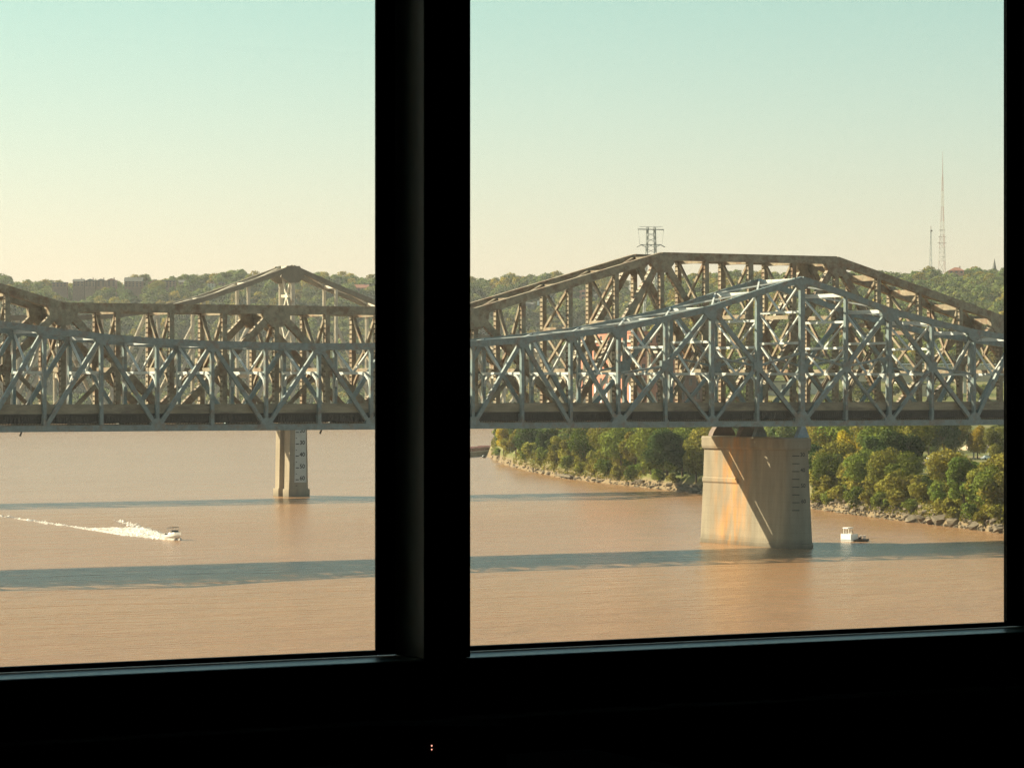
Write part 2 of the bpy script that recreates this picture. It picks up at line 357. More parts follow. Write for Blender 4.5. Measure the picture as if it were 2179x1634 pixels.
# ------------------------------------------------------------------ truss bridges
def bridge_near():
    YF, YR, P, X0, K0, K1 = 556.6, 572.7, 11.2, 378.0, -24, 13
    prof = [56.2,53.2,49.9,47.6,45.5,44.2,43.0,42.2,41.8,41.6,41.5]; zb = 26.0
    J = lambda k: min(abs(k), abs(k+20)); X = lambda k: X0+P*k
    zt = lambda k: prof[min(J(k), 10)]
    root = empty('truss_bridge', (X0, YF, 0), 'blue grey painted steel cantilever truss road bridge nearest the window', 'bridge')
    def put(mb, name, m='blue'):
        o = mb.build(name, M[m], root); o.matrix_parent_inverse = Matrix.Translation((-X0, -YF, 0)); return o
    for Y in (YF, YR):
        nrm = (0, 1, 0)
        for k in range(K0, K1):
            put(MB().beam((X(k),Y,zt(k)),(X(k+1),Y,zt(k+1)), 1.25, 1.0), 'top_chord')
            put(MB().beam((X(k),Y,zb),(X(k+1),Y,zb), 1.15, .95), 'bottom_chord')
        for k in range(K0, K1+1):
            j = J(k)
            w = 1.3 if j == 0 else (.95 if j == 2 else .72)
            put(MB().beam((X(k),Y,zb+.4),(X(k),Y,zt(k)-.4), w*.88, .85), 'vertical')
        def diag(a, b, w=.85, name='diagonal'):
            put(MB().beam(a, b, w*.86, .72), name)
        for pk in (0, -20):
            for s in (-1, 1):
                B = lambda j: (X(pk+s*j), Y, zb); T = lambda j: (X(pk+s*j), Y, zt(pk+s*j))
                lo, hi = min(pk, pk+s*6), max(pk, pk+s*6)
                if lo < K0 or hi > K1: continue
                diag(T(2), B(0), 1.05); diag(T(2), B(4), 1.05)
                m1 = (X(pk+s), Y, (zt(pk+2*s)+zb)/2); m3 = (X(pk+3*s), Y, (zt(pk+2*s)+zb)/2)
                diag(m1, B(2), .7, 'sub_diagonal'); diag(m3, B(2), .7, 'sub_diagonal')
                diag(m1, (X(pk), Y, 40.8), .5, 'sub_strut'); diag(m3, (X(pk+4*s), Y, 36.4), .45, 'sub_strut')
                diag(m1, (X(pk+2*s), Y, 40.0), .45, 'sub_strut')
                diag(T(5), B(4), .95); diag(T(6), B(5), .95)
                for m in (m1, m3): put(MB().box(m[0]-1.1, m[0]+1.1, Y-.47, Y+.47, m[2]-1.1, m[2]+1.1), 'gusset_plate')
        for k in list(range(-14, -6))+list(range(6, K1))+[-24+0]:
            if k+1 > K1 or (k < -20 and k != -24): continue
            top_left = (k % 2 == 0)
            a, b = ((X(k),Y,zt(k)),(X(k+1),Y,zb)) if top_left else ((X(k),Y,zb),(X(k+1),Y,zt(k+1)))
            if k == -24: continue
            diag(a, b, .92)
        for k in range(K0, K1+1):
            j = J(k)
            g = {0: 2.1, 2: 2.3, 4: 1.9}.get(j, 1.5 if (j >= 6 and k % 2 == 0) or j == 5 else 0)
            if g:
                z = zt(k); put(MB().poly([(X(k)-g,Y,z+.3),(X(k)+g,Y,z+.3),(X(k)+g*.9,Y,z-g*.5),(X(k)+g*.35,Y,z-g),(X(k)-g*.35,Y,z-g),(X(k)-g*.9,Y,z-g*.5)], nrm, 1.08), 'gusset_plate')
            g = {0: 2.4, 4: 2.0}.get(j, 1.7 if (j >= 6 and k % 2 == 1) or j == 2 else 0)
            if g: put(MB().poly([(X(k)-g,Y,zb-.55),(X(k)+g,Y,zb-.55),(X(k)+g*.8,Y,zb+.9),(X(k)+g*.3,Y,zb+g*1.05),(X(k)-g*.3,Y,zb+g*1.05),(X(k)-g*.8,Y,zb+.9)], nrm, 1.02), 'gusset_plate')
    yc = (YF+YR)/2; ax = (1,0,0)
    for k in range(K0, K1+1):
        x = X(k); z1 = zt(k)-.3; z0 = 36.4; n = max(1, round((z1-z0)/6.6)); mb = MB(); st = (z1-z0)/n
        mb.beam((x,YF,z1+.2),(x,YR,z1+.2), .75, .5, ax)
        for i in range(n):
            za, zc = z1-st*i, z1-st*(i+1)
            mb.beam((x,YF,zc),(x,YR,zc), .5, .55, ax)
            mb.beam((x,YF+.4,za-.3),(x,yc,zc), .34, .4, ax); mb.beam((x,YR-.4,za-.3),(x,yc,zc), .34, .4, ax)
        for a, b in ((YF, 1), (YR, -1)):          # arched knee of the portal
            pts = [(x,a+b*.4,z0-2.6),(x,a+b*.9,z0-1.3),(x,a+b*2.2,z0-.4),(x,a+b*4.2,z0)]
            for q in range(3): mb.beam(pts[q], pts[q+1], .5, .45, ax)
        put(mb, 'sway_frame', 'brace_sunlit')
        put(MB().beam((x,YF+.5,27.5),(x,YR-.5,27.5), 1.7, .45, ax, kind='H', t=.06), 'floor_beam')
        if k < K1:
            put(MB().beam((x,YF,zt(k)+.35),(X(k+1),YR,zt(k+1)+.35), .35, .3, (0,0,1)).beam((x,YR,zt(k)+.3),(X(k+1),YF,zt(k+1)+.3), .35, .3, (0,0,1)), 'lateral_brace', 'brace_sunlit')
            put(MB().beam((x,YF,zb-.2),(X(k+1),YR,zb-.2), .35, .3, (0,0,1)).beam((x,YR,zb-.25),(X(k+1),YF,zb-.25), .35, .3, (0,0,1)), 'lateral_brace')
    xa, xb = X(K0), X(K1)
    put(MB().box(xa, xb, YF+.75, YR-.75, 28.55, 28.9), 'deck', 'deck')
    for i in range(6): put(MB().box(xa, xb, YF+1.2+i*2.74-.2, YF+1.2+i*2.74+.2, 26.95, 28.54), 'stringer', 'underdeck')
    for a, b in ((YF+.62, 1), (YR-.62, -1)):
        for k in range(K0, K1):                   # parapet cast panel by panel, thin open joints
            put(MB().box(X(k)+.03, X(k+1)-.03, a, a+b*.35, 28.72, 30.25), 'parapet', 'parapet')
        put(MB().box(xa, xb, a-.05, a+b*.5, 30.26, 30.4), 'coping', 'parapet')
        r = MB()
        for i in range(int((xb-xa)/.55)): r.box(xa+i*.55, xa+i*.55+.09, a-b*.1, a-b*.04, 26.7, 28.25)
        r = put(r, 'drip_rail', 'underdeck'); r['kind'] = 'stuff'
    for pk in (0, -20):
        for Y in (YF, YR):
            b = MB(); x = X(pk); b.poly([(x-1.5,Y,23.05),(x+1.5,Y,23.05),(x+.5,Y,25.4),(x-.5,Y,25.4)], (0,1,0), 1.4); put(b, 'bearing', 'bearing_blue')
    for px in (45, 683, 1709):
        x = 556.6*math.tan(YAW+math.atan((px-CX)/F)); put(MB().cyl((x,YF-.2,25.42),(x-.3,YF-.2,24.7),.14,.2,8), 'navigation_light', 'mark')
    for px in (1409, 2060, 61, 1000):
        x = (YF+2)*math.tan(YAW+math.atan((px-CX)/F)); b = MB().cyl((x,YF+.8,30.4),(x,YF+.8,34.4),.1,.07,8); o = put(b, 'lamp_post', 'steelgrey')
        h = MB(); rings = []
        for q in range(7):
            t = q/6; rr = .42*math.sin(math.pi*(.1+.86*t)); rings.append([(x+rr*math.cos(i*.785), YF+.8+rr*math.sin(i*.785), 34.3+t*1.15) for i in range(8)])
        h.loft(rings); hh = h.build('lamp_globe', M['white'], o, True); hh.matrix_parent_inverse = o.matrix_parent_inverse.copy()
    return root
bridge_near()

def bridge_rail():
    YF, YR, P, X0, K0, K1 = 576.5, 587.5, 11.2, 378.0, -24, 13
    zb = 27.4; J = lambda k: min(abs(k), abs(k+20)); X = lambda k: X0+P*k
    def zt(k): return 61.3-max(0, min(J(k)-2, 4))*3.08
    root = empty('truss_bridge', (X0, YF, 0), 'rusty brown steel truss rail bridge behind the blue one, its top chord tallest', 'bridge')
    def put(mb, name, m='rust'):
        o = mb.build(name, M[m], root); o.matrix_parent_inverse = Matrix.Translation((-X0, -YF, 0)); return o
    for Y in (YF, YR):
        for k in range(K0, K1):
            put(MB().beam((X(k),Y,zt(k)),(X(k+1),Y,zt(k+1)), 1.7, 1.3), 'top_chord')
            put(MB().beam((X(k),Y,zb),(X(k+1),Y,zb), 1.6, 1.2), 'bottom_chord')
        for k in range(K0, K1+1):
            put(MB().beam((X(k),Y,zb+.6),(X(k),Y,zt(k)-.7), 1.25 if J(k) == 0 else 1.0, 1.15, kind='laced', pitch=.95), 'vertical')
        for k in range(K0, K1-1, 2):
            a, b = ((X(k),Y,zb),(X(k+2),Y,zt(k+2))) if k % 4 == 0 else ((X(k),Y,zt(k)),(X(k+2),Y,zb))
            put(MB().beam(a, b, 1.45, 1.1, kind='laced', t=.12, pitch=1.0), 'diagonal')
            mz = (a[2]+b[2])/2; bx = X(k+2) if k % 4 == 0 else X(k)
            put(MB().beam((X(k+1),Y,mz),(bx,Y,zb), .7, .8, kind='H'), 'sub_diagonal')
            put(MB().box(X(k+1)-1.1, X(k+1)+1.1, Y-.66, Y+.66, mz-1.2, mz+1.2), 'gusset_plate')
        for k in range(K0, K1+1):
            if k % 4 == 2:
                z = zt(k); g = 3.0; put(MB().poly([(X(k)-g,Y,z),(X(k)+g,Y,z),(X(k)+g*.95,Y,z-1.6),(X(k)+g*.4,Y,z-g*1.15),(X(k)-g*.4,Y,z-g*1.15),(X(k)-g*.95,Y,z-1.6)], (0,1,0), 1.4), 'gusset_plate')
            elif k % 4 == 0:
                g = 2.8; put(MB().poly([(X(k)-g,Y,zb-.7),(X(k)+g,Y,zb-.7),(X(k)+g*.8,Y,zb+1.4),(X(k)+g*.3,Y,zb+g),(X(k)-g*.3,Y,zb+g),(X(k)-g*.8,Y,zb+1.4)], (0,1,0), 1.36), 'gusset_plate')
    yc = (YF+YR)/2; ax = (1,0,0)
    for k in range(K0, K1+1):
        x = X(k); z1 = zt(k)-.7; z0 = 37.0; mb = MB()
        mb.beam((x,YF+.5,zt(k)-.5),(x,YR-.5,zt(k)-.5), 1.3, .7, ax, kind='laced', t=.08, pitch=.9)
        mb.beam((x,YF+.4,z0),(x,YR-.4,z0), .95, .8, ax)
        h = z1-z0
        if h < 15:
            zm = z0+h*.35
            mb.beam((x,YF+.5,z1-.4),(x,yc,zm), .62, .62, ax); mb.beam((x,YR-.5,z1-.4),(x,yc,zm), .62, .62, ax)
            mb.beam((x,yc,zm),(x,YF+.5,z0), .5, .5, ax); mb.beam((x,yc,zm),(x,YR-.5,z0), .5, .5, ax)
        else:
            n = 2 if h > 14 else 1; st = h/n
            for i in range(n):
                za, zc = z1-.5-st*i, z1-st*(i+1)+(.3 if i == n-1 else 0)
                mb.beam((x-.05,YF+.5,za),(x-.05,YR-.5,zc), .58, .5, ax); mb.beam((x+.05,YR-.5,za),(x+.05,YF+.5,zc), .58, .5, ax)
                if i < n-1: mb.beam((x,YF+.4,zc),(x,YR-.4,zc), .85, .75, ax)
        for a, b in ((YF, 1), (YR, -1)): mb.beam((x,a+b*.5,z0-3),(x,a+b*3,z0-.2), .5, .5, ax)
        put(mb, 'sway_frame')
        put(MB().beam((x,YF+.6,27.6),(x,YR-.6,27.6), 2.0, .6, ax, kind='H', t=.08), 'floor_beam')
        if k < K1:
            put(MB().beam((x,YF,zt(k)+.2),(X(k+1),YR,zt(k+1)+.2), .5, .35, (0,0,1)).beam((x,YR,zt(k)+.1),(X(k+1),YF,zt(k+1)+.1), .5, .35, (0,0,1)), 'lateral_brace')
    xa, xb = X(K0), X(K1)
    for y in (YF+2.4, YF+4.2, YR-4.2, YR-2.4):
        put(MB().box(xa, xb, y-.25, y+.25, 27.0, 28.65), 'stringer')
        put(MB().box(xa, xb, y-.04, y+.04, 28.95, 29.12), 'rail', 'bearing')
    t = MB()
    for i in range(int((xb-xa)/.9)): t.box(xa+i*.9, xa+i*.9+.5, YF+1.2, YR-1.2, 28.66, 28.94)
    put(t, 'sleeper', 'bark')['kind'] = 'stuff'
    for pk in (0, -20):
        for Y in (YF, YR):
            x = X(pk); b = MB(); b.poly([(x-3.0,Y,23.05),(x+3.0,Y,23.05),(x+2.6,Y,24.0),(x+.7,Y,26.6),(x-.7,Y,26.6),(x-2.6,Y,24.0)], (0,1,0), 1.8); put(b, 'bearing', 'bearing')
    return root
bridge_rail()

def bridge_far():
    YF, YR, P, X0, K0, K1 = 890.0, 898.5, 14.8, 416.4, -13, 9
    pl = [70.2,64.9,60.0,56.6,54.6,53.8]; pr = [70.2,64.5,59.2,54.5,50.5,48,46]; zb = 24.6
    X = lambda k: X0+P*k
    def zt(k): return pl[min(-k, 5)] if k < 0 else pr[min(k, 6)]
    root = empty('truss_bridge', (X0, YF, 0), 'pale tan double deck truss bridge farthest away, peaked over its river pier', 'bridge')
    def put(mb, name, m='tan'):
        o = mb.build(name, M[m], root); o.matrix_parent_inverse = Matrix.Translation((-X0, -YF, 0)); return o
    ax = (1,0,0); yc = (YF+YR)/2
    for Y in (YF, YR):
        for k in range(K0, K1):
            put(MB().beam((X(k),Y,zt(k)),(X(k+1),Y,zt(k+1)), 1.5, 1.0), 'top_chord', 'chord')
            put(MB().beam((X(k),Y,zb),(X(k+1),Y,zb), 1.5, 1.0), 'bottom_chord')
            up = (k < 0) == (k % 2 == 0) if abs(k) > 3 else k < 0
            a, b = ((X(k),Y,zb),(X(k+1),Y,zt(k+1))) if up else ((X(k),Y,zt(k)),(X(k+1),Y,zb))
            if abs(k+.5) < 3: a = (a[0], a[1], min(a[2], 52)); b = (b[0], b[1], min(b[2], 52))
            put(MB().beam(a, b, 1.0, .8, kind='H', t=.12), 'diagonal')
        for k in range(K0, K1+1): put(MB().beam((X(k),Y,zb),(X(k),Y,zt(k)), 1.2 if k == 0 else .85, .9, kind='H', t=.12), 'vertical')
        put(MB().poly([(X0-4,Y,67.2),(X0-2.2,Y,70.6),(X0+2.2,Y,70.6),(X0+4,Y,67.2),(X0+1.4,Y,65.4),(X0-1.4,Y,65.4)], (0,1,0), 1.1), 'gusset_plate', 'chord')
    for k in range(K0, K1+1):
        x = X(k); z1 = zt(k); mb = MB(); z0 = 46.0 if z1 > 47 else z1-1
        mb.beam((x,YF,z1),(x,YR,z1), 1.0, .7, ax); mb.beam((x,YF,z0),(x,YR,z0), .8, .6, ax)
        if k == 0:
            for za, zc, up in ((69, 61.5, 0), (61.5, 54, 1), (54, 46, 0)):
                mb.beam((x,YF,zc),(x,YR,zc), .9, .6, ax)
                for y in (YF+.3, YR-.3): mb.beam((x,y,zc if up else za-.4),(x,yc,za if up else zc), .55, .5, ax)
        put(mb, 'sway_frame')
        put(MB().beam((x,YF,37.0),(x,YR,37.0), 1.5, .5, ax, kind='H'), 'floor_beam'); put(MB().beam((x,YF,25.4),(x,YR,25.4), 1.5, .5, ax, kind='H'), 'floor_beam')
        if k < K1: put(MB().beam((x,YF,z1+.3),(X(k+1),YR,zt(k+1)+.3), .45, .4, (0,0,1)).beam((x,YR,z1+.25),(X(k+1),YF,zt(k+1)+.25), .45, .4, (0,0,1)), 'lateral_brace')
    xa, xb = X(K0), X(K1)
    put(MB().box(xa, xb, YF+.6, YR-.6, 37.8, 38.3), 'deck', 'deck'); put(MB().box(xa, xb, YF+.6, YR-.6, 26.2, 26.7), 'deck', 'deck')
    for z in (38.3, 26.7):
        for y in (YF+.62, YR-.92): put(MB().box(xa, xb, y, y+.3, z, z+1.0), 'parapet', 'parapet')
    for Y in (YF, YR): put(MB().poly([(X0-1.6,Y,22.6),(X0+1.6,Y,22.6),(X0+.6,Y,24),(X0-.6,Y,24)], (0,1,0), 1.4), 'bearing', 'bearing')
    return root
bridge_far()

# ------------------------------------------------------------------ river piers
def stadium(xc, y0, y1, hx, z, n=12):
    pts = []
    for i in range(n+1):
        a = math.pi*i/n; pts.append((xc-hx*math.cos(a)*-1, y1+hx*math.sin(a), z))
    for i in range(n+1):
        a = math.pi*i/n; pts.append((xc-hx*math.cos(a), y0-hx*math.sin(a), z))
    return pts
def text_mesh(s, size):
    c = bpy.data.curves.new('digits', 'FONT'); c.body = s; c.size = size; c.align_x = 'CENTER'; c.extrude = .02; c.offset = .035*size*.5
    o = bpy.data.objects.new('digits', c); COL.objects.link(o); dg = bpy.context.evaluated_depsgraph_get()
    me = bpy.data.meshes.new_from_object(o.evaluated_get(dg)); COL.objects.unlink(o); bpy.data.objects.remove(o); return me
def big_pier(xc, label, marks):
    root = empty('bridge_pier', (xc, 556.4, 0), label, 'pier', 'stone piers under the near bridges')
    def put(mb, name, m='pier', sm=False):
        o = mb.build(name, M[m], root, sm); o.matrix_parent_inverse = Matrix.Translation((0, 0, 0)); return o
    A, Bm, C = 0.0, 17.5, 31.3           # local y: nose centre, middle, tail centre
    def half(y0, y1, prof, name):
        mb = MB(); rings = []
        for z, h in prof:
            if name == 'near':
                r = [(h, Bm, z)]+[(h*math.cos(a), A-h*math.sin(a), z) for a in [math.pi*i/18 for i in range(19)]]+[(-h, Bm, z)]
                r = r[::-1]
            else:
                r = [(-h, Bm, z)]+[(-h*math.cos(a), C+h*math.sin(a)*.45, z) for a in [math.pi*i/12 for i in range(13)]]+[(h, Bm, z)]
                r = r[::-1]
            rings.append(r)
        mb.loft(rings); return mb
    o = put(half(A, Bm, [(-4,3.75),(.9,3.7),(1.0,3.5),(12.9,2.9),(20.4,2.62)], 'near'), 'shaft')
    o = put(half(Bm, C, [(-4,3.75),(.9,3.7),(1.0,3.5),(12.9,2.9),(13.25,3.12),(14.0,3.12),(14.2,2.85),(20.4,2.62)], 'far'), 'shaft')
    cap = MB(); rg = []
    for z, h in ((20.4,3.05),(20.9,3.2),(22.7,3.2),(23.0,3.05)):
        rg.append([( h*math.cos(a), A-h*math.sin(a), z) for a in [math.pi*i/16 for i in range(17)]]+[(-h*math.cos(a), C+h*math.sin(a)*.6, z) for a in [math.pi*i/16 for i in range(17)]])
    cap.loft([r[::-1] for r in rg]); put(cap, 'cap')
    if marks:
        for i in range(8):
            z = 19.3-i*1.62; h = (3.5-(z-1)*.0504 if z < 12.9 else 2.9-(z-12.9)*.0373)+.02
            def at(ang, zz): return Vector((-h*math.cos(ang), A-h*math.sin(ang), zz))
            a0 = math.radians(57); ln = .75
            n = Vector((-math.cos(a0), -math.sin(a0), 0)); u = Vector((math.sin(a0), -math.cos(a0), 0))
            put(MB().obox(at(a0, z), u, Vector((0,0,1)), n, ln, .09, .03), 'gauge_tick', 'oldmark')
            if i % 2 == 0:
                me = text_mesh(str(30+5*i), 1.15); me.materials.append(M['oldmark']); t = link('gauge_number', me, root)
                a1 = math.radians(88); t.location = at(a1, z-.1)+Vector((0,-.03,0)); t.rotation_euler = (math.pi/2, 0, -(math.pi/2-a1))
    return root
big_pier(376.3, 'tall stone pier with slanted shade across it and rust stains, under the near bridges', True)
def far_pier():
    root = empty('bridge_pier', (416.0, 886.5, 0), 'slim pale concrete pier with painted depth numbers, under the far bridge', 'pier')
    def col(y0, y1, w0, w1, name='shaft', z0=2.4, z1=22.5):
        r = lambda h, z: [(-h,y0,z),(h,y0,z),(h,y1,z),(-h,y1,z)]
        return MB().loft([r(w0, z0), r(w1, z1)]).build(name, M['pier3'], root)
    col(-1.6, 1.8, 3.2, 2.8); col(5.6, 8.6, 3.2, 2.8); col(1.8, 5.6, 1.7, 1.5, 'web_wall')
    MB().box(-3.55, 3.55, -2.1, 2.1, -4, 2.4).build('footing', M['pier3'], root); MB().box(-3.55, 3.55, 5.4, 9.2, -4, 2.4).build('footing', M['pier3'], root)
    MB().box(-1.9, 1.9, 2.1, 5.4, -4, 2.3).build('footing', M['pier3'], root)
    MB().loft([[(-1.4,-1.66,4.4),(2.6,-1.66,4.4),(2.6,-1.62,4.4),(-1.4,-1.62,4.4)],[(-1.1,-1.66,22.3),(2.4,-1.66,22.3),(2.4,-1.62,22.3),(-1.1,-1.62,22.3)]]).build('gauge_panel', M['panelgrey'], root)
    for i, s in enumerate(('20','30','40','50','60')):
        z = 19.6-i*3.62
        me = text_mesh(s, 1.75); me.materials.append(M['mark']); t = link('gauge_number', me, root); t.location = (1.2, -1.7, z); t.rotation_euler = (math.pi/2, 0, 0)
        MB().box(-1.0, .05, -1.72, -1.66, z-.02, z+.24).build('gauge_tick', M['mark'], root)
        MB().box(-1.0, -.55, -1.72, -1.66, z-1.8, z-1.62).build('gauge_tick', M['mark'], root)
far_pier()

# ------------------------------------------------------------------ trees
def crown_mesh(name, seed, H, R, nleaf, leaf, material, lobes=16, low=.18, warm=.14, jit=.5):
    r = np.random.default_rng(seed)
    c = r.normal(size=(lobes, 3)); c /= np.linalg.norm(c, axis=1)[:, None]; c *= r.uniform(.25, .85, lobes)[:, None]**.6
    cz = H*(low+(1-low)/2); hz = H*(1-low)/2
    C = np.stack([c[:,0]*R*.72, c[:,1]*R*.72, cz+c[:,2]*hz*.72], 1); rad = r.uniform(.3, .52, lobes)*min(R, hz)
    li = r.choice(lobes, nleaf, p=rad**2/np.sum(rad**2)); d = r.normal(size=(nleaf, 3)); d[:,2] += .25; d /= np.linalg.norm(d, axis=1)[:, None]
    rr = rad[li]*(.62+.48*r.random(nleaf)**.7)
    P = C[li]+d*rr[:, None]*np.array([1, 1, .85])
    n = d+r.normal(size=(nleaf, 3))*jit; n /= np.linalg.norm(n, axis=1)[:, None]
    t = np.cross(n, r.normal(size=(nleaf, 3))); t /= np.linalg.norm(t, axis=1)[:, None]; b = np.cross(n, t)
    s = leaf*r.uniform(.5, 1.3, nleaf)[:, None]; s2 = s*r.uniform(.5, .95, nleaf)[:, None]
    V = np.stack([P-t*s*.5, P+b*s2*.5+n*s*.12, P+t*s*.5, P-b*s2*.5-n*s*.1], 1).reshape(-1, 3)
    me = bpy.data.meshes.new(name); me.vertices.add(nleaf*4); me.vertices.foreach_set('co', V.astype(np.float32).ravel())
    me.loops.add(nleaf*4); me.loops.foreach_set('vertex_index', np.arange(nleaf*4, dtype=np.int32))
    me.polygons.add(nleaf); me.polygons.foreach_set('loop_start', np.arange(0, nleaf*4, 4, dtype=np.int32)); me.update()
    lt = r.uniform(.75, 1.25, lobes)[li]*r.uniform(.75, 1.25, nleaf); wv = r.random(nleaf)*warm+r.uniform(0, warm, lobes)[li]
    col = np.stack([lt*(1+wv), lt, lt*(1-wv*.5), np.ones(nleaf)], 1).repeat(4, 0)
    at = me.attributes.new('tint', 'FLOAT_COLOR', 'POINT'); at.data.foreach_set('color', col.astype(np.float32).ravel())
    me.materials.append(material); me.validate(); return me
def trunk_mesh(name, seed, H, R, r0):
    r = random.Random(seed); mb = MB(); p = Vector((0,0,-1.2)); top = Vector((r.uniform(-.4,.4), r.uniform(-.4,.4), H*.5))
    mb.cyl(p, top, r0, r0*.6, 8)
    for i in range(6):
        a = i*1.05+r.uniform(-.3,.3); s = p.lerp(top, r.uniform(.55,1)); e = s+Vector((math.cos(a)*R*.6, math.sin(a)*R*.6, H*r.uniform(.15,.4)))
        mb.cyl(s, e, r0*.4, r0*.12, 6)
    return mb.mesh(name, M['bark'])
PROTO = {}
for key, mt, seeds in (('green','leaf_green',(1,2,3)),('olive','leaf_olive',(4,5,6)),('dark','leaf_dark',(7,8)),('yellow','leaf_yellow',(9,))):
    for s in seeds:
        R_, L_ = (5.6, 4.6, 6.3, 5.2, 4.3, 6.0, 5.5, 4.7, 5.2)[s-1], (15, 11, 18, 12, 10, 16, 14, 11, 13)[s-1]
        PROTO.setdefault(key, []).append((crown_mesh('crown', s, 14.0, R_, 6500, .56, M[mt], lobes=L_, low=(.02, .06, .0)[s % 3]), trunk_mesh('trunk', s, 14, R_, .3)))
SHRUB = [crown_mesh('crown', 30+i, 5.0, 3.0, 1300, .5, M[m], lobes=12, low=0.0) for i, m in enumerate(('leaf_green','leaf_olive','leaf_olive','leaf_green'))]
ORD = ['first','second','third','fourth','fifth','sixth','seventh','eighth','ninth','tenth','eleventh','twelfth','thirteenth','fourteenth','fifteenth','sixteenth']
def tree(px, b, h, key, label, group, w=1.0, idx=None, name='leafy_tree'):
    cr, tr = PROTO[key][rnd.randrange(len(PROTO[key])) if idx is None else idx]
    z = gz(px, b); root = empty(name, loc(px, b, z-.2), label, 'tree', group, rnd.uniform(0, 6.28)); s = h/14
    root.scale = (s*w, s*w, s)
    link('trunk', tr, root); link('crown', cr, root); return root
CW = {'green':'mid green','olive':'olive green','dark':'dark green','yellow':'golden yellow'}
# front row along the water: (photo column, metres behind the waterline, height, colour, width, wording)
LEFT = [(1072,22,12,'yellow',1.0),(1098,30,13,'olive',1.15),(1130,40,14.5,'dark',1.2),(1165,45,12,'dark',1.0),(1183,30,10,'olive',1.0),(1213,26,13,'olive',1.0),(1247,34,14,'green',1.1),
        (1285,30,15,'olive',1.1),(1322,22,14.5,'green',1.15),(1352,26,16,'olive',1.0),(1385,24,16.5,'green',1.15),(1420,22,17,'dark',1.2),(1452,24,16,'dark',1.1),(1482,16,14,'olive',1.05),(1505,26,16,'olive',1.1)]
for i, (px, d, h, k, w) in enumerate(LEFT):
    tree(px, float(shb(px))+d*.62, h*1.13, k, f'{CW[k]} waterside tree, {ORD[len(LEFT)-1-i]} to the left of the stone pier along the bank', 'trees along the near bank', w)
RIGHT = [(1735,26,14,'dark',1.0),(1760,14,11.5,'green',1.0),(1782,30,15,'olive',1.0),(1810,26,14,'olive',1.1),(1838,18,13,'green',1.05),(1862,34,17,'dark',1.0),(1888,20,14,'olive',1.1),(1925,22,13,'green',1.0),
         (1952,14,8,'olive',.95),(1985,16,9.5,'dark',1.0),(2022,22,14.5,'olive',1.2),(2052,14,14,'green',1.1),(2085,20,14.5,'olive',1.1),(2112,12,13,'green',1.0),(2140,20,15,'olive',1.2)]
for i, (px, d, h, k, w) in enumerate(RIGHT):
    tree(px, float(shb(px))+d, h, k, f'{CW[k]} waterside tree, {ORD[i]} to the right of the stone pier along the bank', 'trees along the near bank', w)
tree(1800, 915, 15.5, 'yellow', 'bright golden autumn tree, leftmost of two, right of the stone pier below the blue bridge', 'golden trees on the right bank', .85)
tree(1828, 925, 13, 'yellow', 'smaller golden tree close beside the bright golden tree right of the stone pier', 'golden trees on the right bank', .7)
for i, (px, d, h, k) in enumerate([(1745,60,17,'olive'),(1775,75,18,'green'),(1850,80,18,'olive'),(1880,70,19,'green'),(1915,75,18,'dark'),(1945,90,18,'olive'),(1975,300,17,'green'),(2010,310,16,'dark'),(2035,330,15,'olive'),(2080,340,13,'yellow'),(2120,300,13,'olive')]):
    tree(px, float(shb(px))+d, h, k, f'{CW[k]} tree high on the right bank under the deck, {ORD[i]} from the pier', 'trees behind the bank trees')
for i, (px, d, h, k) in enumerate([(1100,75,14,'dark'),(1135,85,15,'dark'),(1330,80,17,'green'),(1365,90,18,'dark'),(1405,85,18,'green'),(1440,80,18,'olive'),(1475,80,18,'green'),(1500,95,18,'olive')]):
    tree(px, float(shb(px))+d, h, k, f'{CW[k]} tree behind the left bank row under the deck, {ORD[i]} from left', 'trees behind the bank trees')
# tall crowns standing out on the skyline
for px, b, h, k, lab in [(1166,3330,19,'dark','round dark tree rising alone from the ridge, left of the brown bridge peak'),(1225,3330,17,'dark','broad dark tree on the ridge where the brown chord crosses the skyline'),
        (335,3340,21,'olive','big pale round tree behind the terrace houses on the left ridge'),(2062,3000,21,'dark','large round tree on the right ridge beside the radio masts'),
        (20,3330,20,'dark','tall tree clump on the far left of the ridge'),(535,3330,18,'olive','tall ridge tree just left of the far bridge peak'),(2117,3000,17,'dark','dense tree at the right end of the ridge with a spire behind')]:
    tree(px, b, h, 'green' if k == 'dark' else k, lab, 'trees standing out on the skyline', 1.25, name='ridge_tree')
